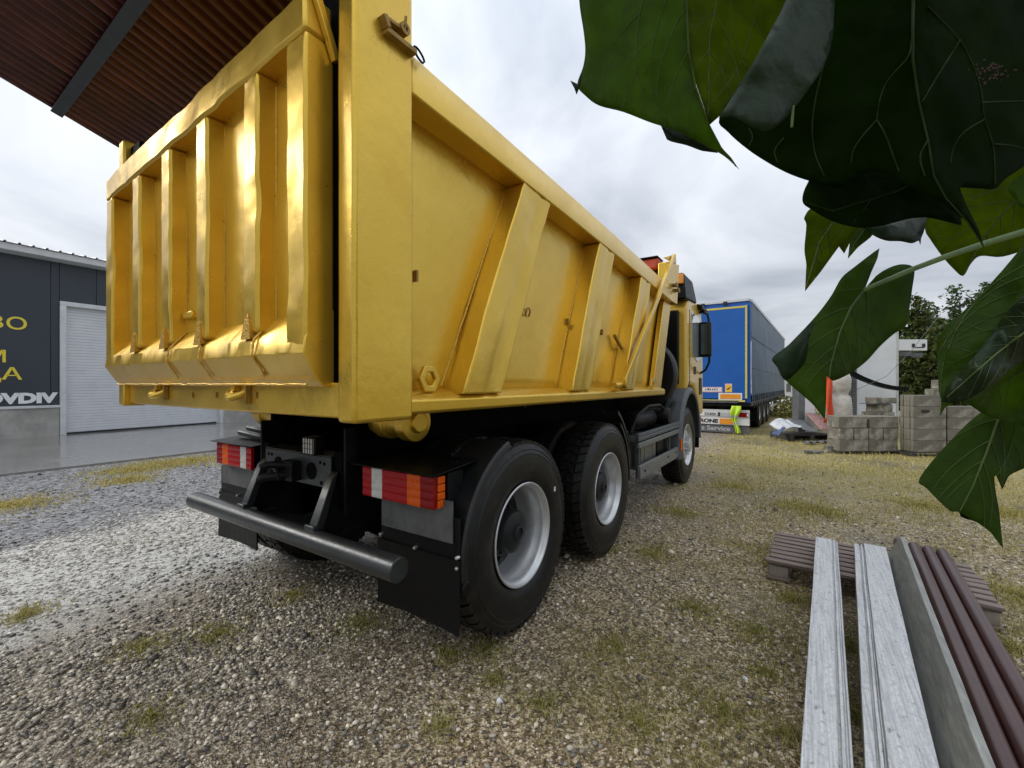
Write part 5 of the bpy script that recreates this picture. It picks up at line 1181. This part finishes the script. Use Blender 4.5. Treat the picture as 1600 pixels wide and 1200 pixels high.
col = at_d(1331, 600, dW - .1); cl = thing('steel_column', (col.x, col.y, 0), 'grey ribbed steel column between the white bag and the silo', 'column')
site_box('web', 1326, 1331, 0, 2.6, dW - .1, .2, 'guard_steel', cl); site_box('flange', 1331.2, 1338, 0, 2.6, dW - .1, .2, 'galv_dark', cl)
for k in range(34): site_box('rung', 1332, 1337, .05 + k * .075, .085 + k * .075, dW - .125, .024, 'guard_steel', cl, 0)
ch = thing('cable_chain', at_d(1370, 600, dW - .4), 'black sagging cable chain hanging from the column to the block pile', 'cable chain')
P0, P1, P2 = at_d(1326, 580, dW - .5), at_d(1368, 606, dW - .45), at_d(1416, 608, dW - .4)
prev = None
for k in range(27):
    t = k / 26; p = P0 * (1 - t) ** 2 + P1 * 2 * t * (1 - t) + P2 * t * t; t2 = min(1, t + .03); p2 = P0 * (1 - t2) ** 2 + P1 * 2 * t2 * (1 - t2) + P2 * t2 * t2
    d = (p2 - p).normalized() if k < 26 else prev; prev = d; M = basis(p, d, UP.cross(d).cross(d) * -1 if False else (BF.cross(d)))
    m = MB(M); m.box(-.045, .045, -.055, -.035, -.06, .06); m.box(-.045, .045, .035, .055, -.06, .06); m.box(-.02, .02, -.034, .034, -.06, .06); m.build('link', 'black_plastic', ch)
m = MB(); m.tube([at_d(1330, 613, dW - .5), at_d(1385, 588, dW - .8), at_d(1424, 548, dW - 1), at_d(1470, 490, dW - 1.2)], .006, 5); tag(m.build('guy_wire', 'galv_dark'), 'thin guy wire running up past the white silo', 'wire')
# big bag, orange cloth, white posts
bc = at_d(1310, 600, dW - .6); m = MB(); prof = [(.001, .0), (.26, .01), (.31, .12), (.32, .45), (.30, .85), (.285, 1.10), (.20, 1.17), (.22, 1.23), (.27, 1.33), (.285, 1.58), (.24, 1.74), (.001, 1.78)]
m.lathe(prof, (bc.x, bc.y, 0), 'z', 30); m.disp(lambda p: Vector((.03 * noise.noise(p * 5), .03 * noise.noise(p * 5 + Vector((9, 0, 0))), .02 * noise.noise(p * 4))) if p.z > .02 else Vector((0, 0, 0)))
tag(m.build('big_bag', 'bag_fabric', None, ang=80), 'off-white wrapped bulk bag standing beside the steel column', 'bag')
ort = draped('orange_cloth', ['orange_cloth', 'orange_cloth'], Matrix.Translation(at_d(1291, 583, dW - 1.15)) @ Matrix.Rotation(YAW, 4, 'Z'), .2, 1.30, 8, 16, lambda t: (0.0 - .22 * max(0, t - .86) * 5, .155 + .02 * math.sin(t * 9)), lambda u, t: .03 * math.sin(u * 8 + t * 5))
tag(ort, 'bright orange cloth strip hanging in front of the bulk bag', 'cloth')
for (a, b, zt_, lab, mt) in ((1258, 1273.5, 1.75, 'broad white post standing behind the scrap pile', 'white_paint'), (1247, 1257, 1.5, 'grey shaded post next to the white post', 'guard_steel')):  # grey colour of the second post stands for its shade
    pa = at_d(a, 600, dW - .8); M = basis((pa.x, pa.y, 0), BR, BF); m = MB(M); W_ = (at_d(b, 600, dW - .8) - pa).length; m.box(0, W_, 0, .25, 0, zt_); tag(m.build('post', mt, None, bevel=.01), lab, 'post')
# far white cabin
fc = thing('site_cabin', (at_d(1236, 600, 30).x, at_d(1236, 600, 30).y, 0), 'distant low white cabin seen past the end of the trailer', 'cabin')
site_box('wall', 1224, 1330, 0, 2.1, 31, 3, 'white_paint', fc); site_box('roof', 1222, 1332, 2.101, 2.2, 30.9, 3.2, 'flashing', fc); 
for a in (1229, 1240): site_box('window', a, a + 7, .9, 1.5, 30.96, .035, 'guard_steel', fc)

# ================================================================== TREES
def leaves_mesh(name, P, size, mat, tint, parent, up=.35):
    N_ = len(P); a = rng.normal(size=(N_, 3)); a[:, 2] *= .6; a /= np.linalg.norm(a, axis=1)[:, None]
    b = rng.normal(size=(N_, 3)); b -= a * (a * b).sum(1)[:, None]; b /= np.linalg.norm(b, axis=1)[:, None]
    s = size * (.6 + .8 * rng.random(N_))[:, None]
    V = np.stack([P - a * s * .5, P + b * s * .28, P + a * s * .5, P - b * s * .28], 1).reshape(-1, 3); Fc = np.arange(N_ * 4).reshape(-1, 4)
    c = V.mean(0); o = raw_mesh(name, V - c, Fc, mat, np.repeat(tint, 4, 0), smooth=False); place(o, c, parent); return o
def conifer(px, d, h, rad, nlead, label, seed, warm=.0, name='leafy_tree'):
    g = np.random.default_rng(seed); c = at_d(px, 600, d); t = thing(name, (c.x, c.y, 0), label, 'tree', 'trees behind the yard')
    m = MB(); m.tube([(c.x, c.y, -.05), (c.x + .05, c.y, h * .4), (c.x, c.y + .05, h * .8)], [.13, .09, .03], 10)
    P = []
    for k in range(nlead):
        a = g.random() * 6.283; r0 = rad * math.sqrt(g.random()) * .85; hh = h * (1 - .45 * (r0 / rad) ** 1.3) * (.86 + .22 * g.random()); bx, by = c.x + r0 * math.cos(a), c.y + r0 * math.sin(a)
        m.tube([(c.x, c.y, h * .12), (c.x + (bx - c.x) * .8, c.y + (by - c.y) * .8, hh * .4), (bx, by, hh * .96)], [.05, .03, .006], 5)
        for j in range(64):                               # side twigs on the leader
            u = j / 64; zc = hh * (.10 + .90 * u); rr = (.16 + .62 * (1 - u) ** .8) * (.6 + .6 * g.random()) * rad / 1.6; aa = g.random() * 6.283
            nl = 14 if u < .85 else 8; tt = np.linspace(.25, 1, nl) + g.normal(size=nl) * .04
            q = np.stack([bx + math.cos(aa) * rr * tt, by + math.sin(aa) * rr * tt, zc + .22 * tt * rr - .12 * tt ** 2 * rr + g.normal(size=nl) * .035], 1) + g.normal(size=(nl, 3)) * .045
            P.append(q)
    m.build('trunk', 'bark', t)
    P = np.concatenate(P); N_ = len(P); k = g.random(N_)[:, None]
    tint = np.array([.025, .050, .012]) * (1 - k) + np.array([.075 + warm, .115 + warm * .6, .025]) * k
    leaves_mesh('crown', P, .15, 'tree_leaf', tint, t)
conifer(1425, 17.0, 5.2, 1.5, 20, 'yellowish leafy tree nearest the white silo', 3, .05)
conifer(1500, 17.5, 5.9, 1.9, 26, 'taller dark leafy tree behind the boom, between its neighbours', 5, .0)
conifer(1575, 18.5, 5.8, 2.0, 24, 'dark leafy tree mostly hidden behind the large leaves', 8, .0)
conifer(1690, 19.0, 5.5, 2.0, 20, 'dark leafy tree beyond the edge of the block stacks', 12, .0)
c_ = at_d(1234, 600, 19.5); b = thing('weed_bush', (c_.x, c_.y, 0), 'yellow-green weeds growing beyond the trailer wheels', 'bush')
k = 1500; P = np.stack([c_.x + rng.normal(size=k) * .55, c_.y + rng.normal(size=k) * .6, .9 * rng.random(k) ** 1.4], 1); tn = np.array([.26, .25, .06]) * (.5 + rng.random(k))[:, None]
leaves_mesh('foliage', P, .13, 'tree_leaf', tn, b)

# ================================================================== FOREGROUND BRANCH WITH LARGE LEAVES
ct = thing('large_leaf_tree', (1.75, .10, 0), 'overhanging branch of a tree with huge drooping heart-shaped leaves', 'tree')
m = MB(); m.tube([(1.75, .10, -.05), (1.72, .12, 1.0), (1.66, .14, 2.0), (1.55, .2, 2.8)], [.09, .08, .06, .045], 14); m.build('trunk', 'bark', ct)
limb = [Vector((1.68, .13, 1.75)), at_depth(2100, 40, .62), at_depth(1800, -180, .66), at_depth(1450, -250, .68), at_depth(1150, -220, .78)]
m = MB(); m.tube(limb, [.03, .022, .017, .013, .009], 10); m.build('branch', 'stem_green', ct)
limb2 = [Vector((1.70, .12, 1.55)), at_depth(2150, 330, .60), at_depth(1800, 315, .62), at_depth(1600, 362, .66)]
m = MB(); m.tube(limb2, [.018, .012, .008, .005], 8); m.build('branch', 'stem_green', ct)
limb3 = [Vector((1.70, .12, 1.35)), at_depth(2100, 560, .45), at_depth(1800, 520, .44), at_depth(1720, 470, .46)]
m = MB(); m.tube(limb3, [.018, .012, .008, .005], 8); m.build('branch', 'stem_green', ct)

def smooth_outline(pts, sub=4):
    pts = [Vector(p) for p in pts]; n = len(pts); out = []
    for i in range(n):
        p0, p1, p2, p3 = pts[i - 1], pts[i], pts[(i + 1) % n], pts[(i + 2) % n]
        sharp = (p1 - p0).normalized().dot((p2 - p1).normalized()) < -.2 or (p2 - p1).normalized().dot((p3 - p2).normalized()) < -.2
        for k in range(sub):
            t = k / sub
            if sharp: out.append(p1.lerp(p2, t))
            else: out.append(.5 * ((2 * p1) + (p2 - p0) * t + (2 * p0 - 5 * p1 + 4 * p2 - p3) * t * t + (3 * p1 - p0 - 3 * p2 + p3) * t ** 3))
    return out
def inside(p, poly):
    c = False; n = len(poly); j = n - 1
    for i in range(n):
        a, b = poly[i], poly[j]
        if (a.y > p.y) != (b.y > p.y) and p.x < (b.x - a.x) * (p.y - a.y) / (b.y - a.y + 1e-12) + a.x: c = not c
        j = i
    return c
def seg_dist(p, a, b):
    d = b - a; t = max(0, min(1, (p - a).dot(d) / max(d.length_squared, 1e-9))); return (p - (a + d * t)).length
def side_of(p, rib):
    best, s = 1e9, 1
    for a, b in zip(rib, rib[1:]):
        q = seg_dist(p, a, b)
        if q < best: best = q; s = 1 if (b - a).x * (p - a).y - (b - a).y * (p - a).x > 0 else -1
    return best, s
def leaf(outline, d0, rib, gx=0.0, gy=0.0, foldL=0.0, foldR=0.0, wave=.012, mat='leaf_under', seed=0.0, veins=True, vs=1.0, parent=ct, name='leaf', label=None, step=13.0, nv=6, extra=(), fork=True):
    """a leaf blade: outline and midrib as directions, hung at its own distance d0 (metres) with tilt, fold along the midrib and waviness"""
    ol = smooth_outline(outline); ribv = [Vector(p) for p in rib]
    cx = sum(p.x for p in ol) / len(ol); cy = sum(p.y for p in ol) / len(ol)
    def dep(p):
        q, s = side_of(p, ribv); q /= 100.0
        w = noise.noise(Vector((p.x * .012 + seed, p.y * .012, seed))) * wave + noise.noise(Vector((p.x * .04 + seed, p.y * .04, seed + 3))) * wave * .28
        return d0 + gx * (p.x - cx) / 100 + gy * (p.y - cy) / 100 + (foldL if s > 0 else foldR) * (q ** 1.25) + w - .0035 * math.exp(-(q / .10) ** 2)
    pts = list(ol); x0, x1 = min(p.x for p in ol), max(p.x for p in ol); y0, y1 = min(p.y for p in ol), max(p.y for p in ol)
    y = y0 + step / 2; r_ = 0
    while y < y1:
        x = x0 + (step / 2 if r_ % 2 else 0)
        while x < x1:
            p = Vector((x + random.uniform(-2, 2), y + random.uniform(-2, 2)))
            if inside(p, ol) and min((p - q).length for q in ol) > step * .5: pts.append(p)
            x += step
        y += step * .87; r_ += 1
    n_ = len(ol)
    V, E, Fc, _, _, _ = delaunay_2d_cdt(pts, [(i, (i + 1) % n_) for i in range(n_)], [list(range(n_))], 1, 1e-4)
    mb = MB(); mb.add([at_depth(p.x, p.y, dep(p)) for p in V], [tuple(f) for f in Fc])
    lo = mb.build(name, mat, parent, ang=75, recalc=False); md = lo.modifiers.new('thick', 'SOLIDIFY'); md.thickness = .0007; md.offset = 0
    if label: lo['label'] = label
    if veins:
        vm = MB()
        def vein(pl, r0, r1):
            if len(pl) < 2: return
            q = [at_depth(p.x, p.y, dep(p) - .0009) for p in pl]; k = len(q)
            vm.tube(q, [(r0 + (r1 - r0) * i / max(1, k - 1)) for i in range(k)], 5)
        fine = []
        for a, b in zip(ribv, ribv[1:]):
            k = max(2, int((b - a).length / 10)); fine += [a.lerp(b, i / k) for i in range(k)]
        fine.append(ribv[-1]); inl = [p for p in fine if inside(p, ol)]
        vein(inl, .0018 * vs * d0 / .5, .0006 * d0 / .5)
        L = len(fine)
        def grow(p, d, bend, r, fk):
            pl = [p.copy()]; d = d.copy()
            for k in range(70):
                d = (Matrix.Rotation(bend + .05 * noise.noise(Vector((p.x * .03 + k * .3, p.y * .03, seed))), 2) @ d).normalized(); q = pl[-1] + d * 7
                if not inside(q, ol): break
                pl.append(q)
            if len(pl) < 4: return
            vein(pl, r, r * .4)
            if fk:
                for fr in (.45, .72):
                    i = int(len(pl) * fr); dd = (pl[i] - pl[i - 1]).normalized(); sg = 1 if bend > 0 else -1
                    grow(pl[i], Matrix.Rotation(-sg * .75, 2) @ dd, sg * .05, r * .55, False)
        for k in range(1, nv + 1):
            i = int(L * (.04 + .78 * (k - 1) / nv)); p = fine[i]; d = (fine[min(L - 1, i + 2)] - fine[max(0, i - 1)]).normalized()
            for sg in (1, -1):
                if inside(p, ol): grow(p, Matrix.Rotation(sg * (.95 - .05 * k), 2) @ d, -sg * .035, .0010 * vs * d0 / .5 * (1 - .07 * k), k < nv and fork)
        for ex in extra:
            ex = [Vector(p) for p in ex]; dn_ = []
            for _ in range(3):                               # round the corners of the vein
                ex = [ex[0]] + [q for a, b in zip(ex, ex[1:]) for q in (a.lerp(b, .25), a.lerp(b, .75))] + [ex[-1]]
            for a, b in zip(ex, ex[1:]): dn_ += [a.lerp(b, q / 2) for q in range(2)]
            vein(dn_ + [ex[-1]], .0010 * vs, .0006 * vs)
        if vm.v: vm.build('vein', {'leaf_shaded': 'vein_black', 'leaf_under': 'vein_dark'}.get(mat, 'vein'), lo, recalc=False)
    return lo, dep
# top left leaf, folded along its midrib: dark drooping half, lit half with the light put into its brighter colour
leaf([(906, -60), (905, 0), (912, 50), (914.5, 80), (911, 105), (902, 133), (915, 150), (936, 165), (974, 175), (1015, 191), (1049, 202), (1082, 217), (1122, 238), (1139, 250), (1155, 265), (1143, 247), (1127, 229), (1110, 199), (1089, 138), (1078, 79), (1075, 0), (1076, -60), (1086, -150), (1040, -160), (970, -130)],
     .80, [(1085, -170), (1074, -60), (1073, 0), (1076, 79), (1087, 135), (1107, 193), (1127, 231), (1150, 260)], gx=-.008, gy=.015, foldL=.045, foldR=-.012, mat='leaf_under', seed=1.2, vs=.9)
leaf([(1074, -40), (1077, 80), (1089, 136), (1109, 195), (1126, 180), (1170, 140), (1225, 60), (1262, -40), (1190, -110), (1100, -110)], .835, [(1160, -100), (1120, 0), (1108, 60), (1106, 190)], gx=.01, gy=-.01, foldL=.01, foldR=.01, mat='leaf_bright', seed=4.4, vs=.6, nv=4)
leaf([(1033, 197), (1042, 218), (1073, 227), (1098, 236), (1122, 239), (1100, 215), (1070, 205)], .86, [(1035, 200), (1070, 218), (1120, 238)], mat='leaf_upper', seed=2.1, veins=False, wave=.006)
leaf([(902, 131), (891, 126), (897, 137), (901, 148), (905, 138), (911, 112), (906, 118)], .815, [(892, 127), (910, 115)], mat='leaf_upper', seed=2.6, veins=False, wave=.004)
# the big leaf, in the leaf colour darkened for shade
big = [(1232, -60), (1228, 0), (1203, 50), (1165, 118), (1124, 183), (1137, 206), (1169, 234), (1203, 256), (1234, 272), (1266, 283), (1306, 292), (1325, 283), (1350, 271), (1375, 269), (1397, 276), (1431, 297), (1469, 315), (1503, 340), (1519, 356), (1538, 388), (1530, 362), (1521, 343), (1509, 319), (1499, 293), (1528, 294), (1554, 295), (1570, 280), (1604, 256), (1680, 190), (1720, 60), (1690, -90), (1560, -190), (1400, -200)]
blf, _ = leaf(big, .52, [(1440, -210), (1428, -60), (1426, 40), (1426, 94), (1436, 162), (1450, 219), (1459, 275), (1478, 310), (1510, 345), (1536, 384)], gx=-.006, gy=.012, foldL=.020, foldR=.030, mat='leaf_shaded', seed=7.7, vs=1.15, nv=0, extra=([(1425, 60), (1422, 88), (1395, 115), (1381, 134), (1372, 165), (1370, 187)], [(1370, 187), (1345, 215), (1332, 235), (1330, 255)], [(1370, 187), (1385, 212), (1391, 231), (1405, 268)],
     [(1302, 20), (1287, 103), (1275, 150), (1268, 195), (1272, 240), (1288, 275)], [(1450, 10), (1500, 62), (1518, 95), (1534, 141), (1537, 187), (1553, 225), (1555, 288)], [(1500, 62), (1470, 110), (1440, 160)], [(1537, 187), (1505, 205), (1488, 230), (1485, 255)],
     [(1553, 225), (1590, 228), (1610, 240)], [(1534, 160), (1600, 158)], [(1225, 215), (1208, 235), (1215, 254)], [(1450, 219), (1435, 245), (1445, 275)], [(1170, 200), (1178, 215), (1170, 228)]), label='largest leaf, shaded dark, filling the upper corner')
leaf([(1230, -40), (1228, 0), (1203, 50), (1165, 118), (1123, 184), (1141, 181), (1162, 191), (1181, 200), (1203, 203), (1225, 187), (1240, 170), (1262, 141), (1287, 103), (1300, 62), (1304, 0), (1306, -40)], .495, [(1290, -30), (1262, 60), (1225, 140), (1190, 195)], gx=.012, gy=.0, foldL=.0, foldR=-.006, wave=.012, mat='leaf_upper', seed=3.3, veins=False, name='leaf', label='pale curled-over edge of the largest leaf')
m = MB(); m.tube([at_depth(1240, 165, .49), at_depth(1238, 185, .488), at_depth(1237, 199, .488)], [.0012, .0016, .0014], 6); m.build('leaf_tip', 'vein', blf)
m = MB()
for k in range(60):
    x = 1530 + random.gauss(20, 15); y = 112 + (x - 1550) * -.1 + random.gauss(0, 9); c_ = at_depth(x, y, .507); m.cyl(c_, .0006 + .0009 * random.random(), -.0006, .0006, 'y', 6)
m.build('rust_spot', 'soil_spot', blf)
# leaves below and behind it
leaf([(1290, 250), (1262, 286), (1254, 314), (1269, 328), (1300, 345), (1337, 355), (1370, 354), (1400, 347), (1425, 341), (1450, 340), (1475, 345), (1502, 352), (1500, 320), (1440, 260), (1370, 235)], .60, [(1480, 260), (1400, 300), (1300, 330), (1258, 316)], gx=.01, gy=-.03, mat='leaf_shaded', seed=9.1, vs=.6, nv=3, wave=.02)
leaf([(1275, 322), (1257, 339), (1260, 352), (1257, 390), (1260, 415), (1258, 455), (1282, 425), (1311, 385), (1319, 396), (1330, 375), (1350, 352), (1330, 325)], .82, [(1345, 335), (1300, 350), (1280, 380), (1260, 448)], gx=.01, mat='leaf_bright', seed=5.5, vs=.7, nv=5, wave=.01)
leaf([(1340, 360), (1328, 378), (1325, 404), (1340, 387), (1364, 366), (1356, 352)], .79, [(1352, 358), (1335, 380), (1326, 400)], mat='leaf_under', seed=5.9, vs=.5, nv=3, wave=.006)
leaf([(1345, 353), (1365, 368), (1385, 376), (1407, 377), (1425, 380), (1436, 376), (1438, 382), (1439, 373), (1444, 360), (1449, 338), (1417, 338), (1375, 345)], .78, [(1350, 354), (1400, 360), (1436, 378)], gy=-.05, mat='leaf_upper', seed=6.1, veins=False, wave=.02)
leaf([(1447, 335), (1446, 360), (1453, 373), (1472, 400), (1490, 420), (1505, 431), (1517, 412), (1532, 400), (1567, 401), (1610, 384), (1660, 340), (1640, 260), (1560, 240), (1480, 270)], .84, [(1640, 260), (1570, 330), (1535, 375), (1506, 428)], gx=-.006, gy=.0, mat='leaf_bright', seed=8.3, vs=.7, nv=5, wave=.014)
leaf([(1575, 292), (1600, 270), (1650, 250), (1660, 330), (1600, 325), (1585, 310)], .70, [(1650, 280), (1580, 300)], mat='leaf_under', seed=8.9, veins=False, wave=.008)
# stalk and the hanging leaf
st = [at_depth(1600, 362, .66), at_depth(1537, 381, .655), at_depth(1475, 402, .65), at_depth(1430, 419, .645), at_depth(1352, 452, .642)]
m = MB(); m.tube(st, [.0052, .0046, .0042, .0038, .003], 10); m.build('leaf_stalk', 'stem_green', ct)
hang = [(1428, 420), (1411, 413), (1390, 418), (1369, 431), (1352, 450), (1361, 426), (1371, 403), (1374, 388), (1365, 394), (1335, 417), (1315, 434), (1300, 460), (1282, 485), (1262, 508), (1232, 539), (1207, 559), (1214, 573), (1227, 594), (1251, 615), (1272, 634), (1289, 656), (1291, 623), (1291, 587), (1301, 595), (1327, 584), (1353, 565), (1374, 542), (1395, 523), (1416, 508), (1420, 487), (1425, 452)]
leaf(hang, .66, [(1352, 452), (1330, 480), (1312, 520), (1298, 570), (1290, 650)], gx=-.012, gy=-.02, foldL=.03, foldR=.03, mat='leaf_under', seed=11.0, vs=.9, nv=6, label='hanging leaf in front of the white silo')
leaf([(1270, 500), (1232, 539), (1207, 559), (1214, 573), (1227, 594), (1246, 580), (1259, 562), (1264, 530), (1272, 505)], .645, [(1265, 520), (1225, 585)], gx=.02, gy=.0, mat='leaf_upper', seed=12.0, veins=False, wave=.014)
# big leaf at the right edge, seen on its upper side
leaf([(1640, 330), (1600, 382), (1575, 412), (1540, 452), (1505, 487), (1486, 502), (1470, 521), (1464, 540), (1465, 562), (1466, 590), (1467, 612), (1471, 628), (1469, 649), (1476, 637), (1486, 632), (1500, 627), (1514, 632), (1536, 646), (1560, 655), (1582, 662), (1604, 667), (1720, 690), (1780, 560), (1740, 400)],
     .44, [(1740, 400), (1640, 470), (1560, 545), (1500, 600), (1470, 640)], gx=-.010, gy=.012, foldL=.03, foldR=.012, wave=.018, mat='leaf_under', seed=14.0, vs=1.0, nv=7, label='large ribbed leaf at the edge of the picture')
leaf([(1660, 430), (1590, 470), (1550, 520), (1520, 560), (1480, 605), (1470, 628), (1490, 630), (1515, 622), (1550, 600), (1604, 560), (1690, 520)], .425, [(1680, 460), (1560, 550), (1480, 620)], gx=-.01, gy=.02, foldL=.012, foldR=-.008, wave=.02, mat='leaf_upper', seed=15.0, vs=.8, nv=8)
leaf([(1540, 640), (1483, 691), (1437, 747), (1449, 764), (1483, 797), (1499, 800), (1526, 816), (1549, 833), (1567, 857), (1560, 802), (1552, 747), (1556, 742), (1560, 750), (1566, 764), (1575, 745), (1600, 732), (1680, 700), (1680, 640), (1610, 620)], .50, [(1590, 630), (1560, 655), (1540, 710), (1520, 760), (1500, 798)], gx=.01, gy=-.015, foldL=.03, foldR=-.02, mat='leaf_under', seed=17.0, vs=.9, nv=5, label='lowest drooping leaf with a sharp tip')
leaf([(1560, 655), (1548, 690), (1535, 740), (1499, 800), (1526, 816), (1549, 833), (1567, 857), (1561, 802), (1553, 745), (1560, 700)], .515, [(1560, 660), (1545, 740), (1566, 852)], mat='leaf_shaded', seed=18.0, vs=.5, nv=2, wave=.008)
for pts, r in (([at_depth(1436, -205, .54), limb[3]], .003), ([at_depth(1085, -165, .80), limb[4]], .003), ([at_depth(1740, 400, .46), limb3[3]], .003), ([at_depth(1640, 262, .84), limb2[2]], .003), ([at_depth(1600, 628, .49), at_depth(1720, 600, .46), limb3[2]], .003)):
    m = MB(); m.tube(pts, r, 6); m.build('leaf_stalk', 'stem_green', ct)
# more leaves of the same branch just above the frame: they shade the ones in view
for k, (px, py, d, w) in enumerate(((1300, -330, .75, 260), (1560, -350, .62, 300), (1800, -120, .62, 280), (1850, 250, .75, 240), (1120, -330, .95, 200))):
    heart = [(px, py - w * .38), (px + w * .3, py - w * .5), (px + w * .55, py - w * .25), (px + w * .5, py + w * .15), (px + w * .2, py + w * .42), (px, py + w * .62), (px - w * .2, py + w * .42), (px - w * .5, py + w * .15), (px - w * .55, py - w * .25), (px - w * .3, py - w * .5)]
    leaf(heart, d, [(px, py - w * .38), (px, py + w * .6)], gx=.02, gy=-.06, foldL=.02, foldR=.02, mat='leaf_shaded', seed=20.0 + k, veins=False, step=30)
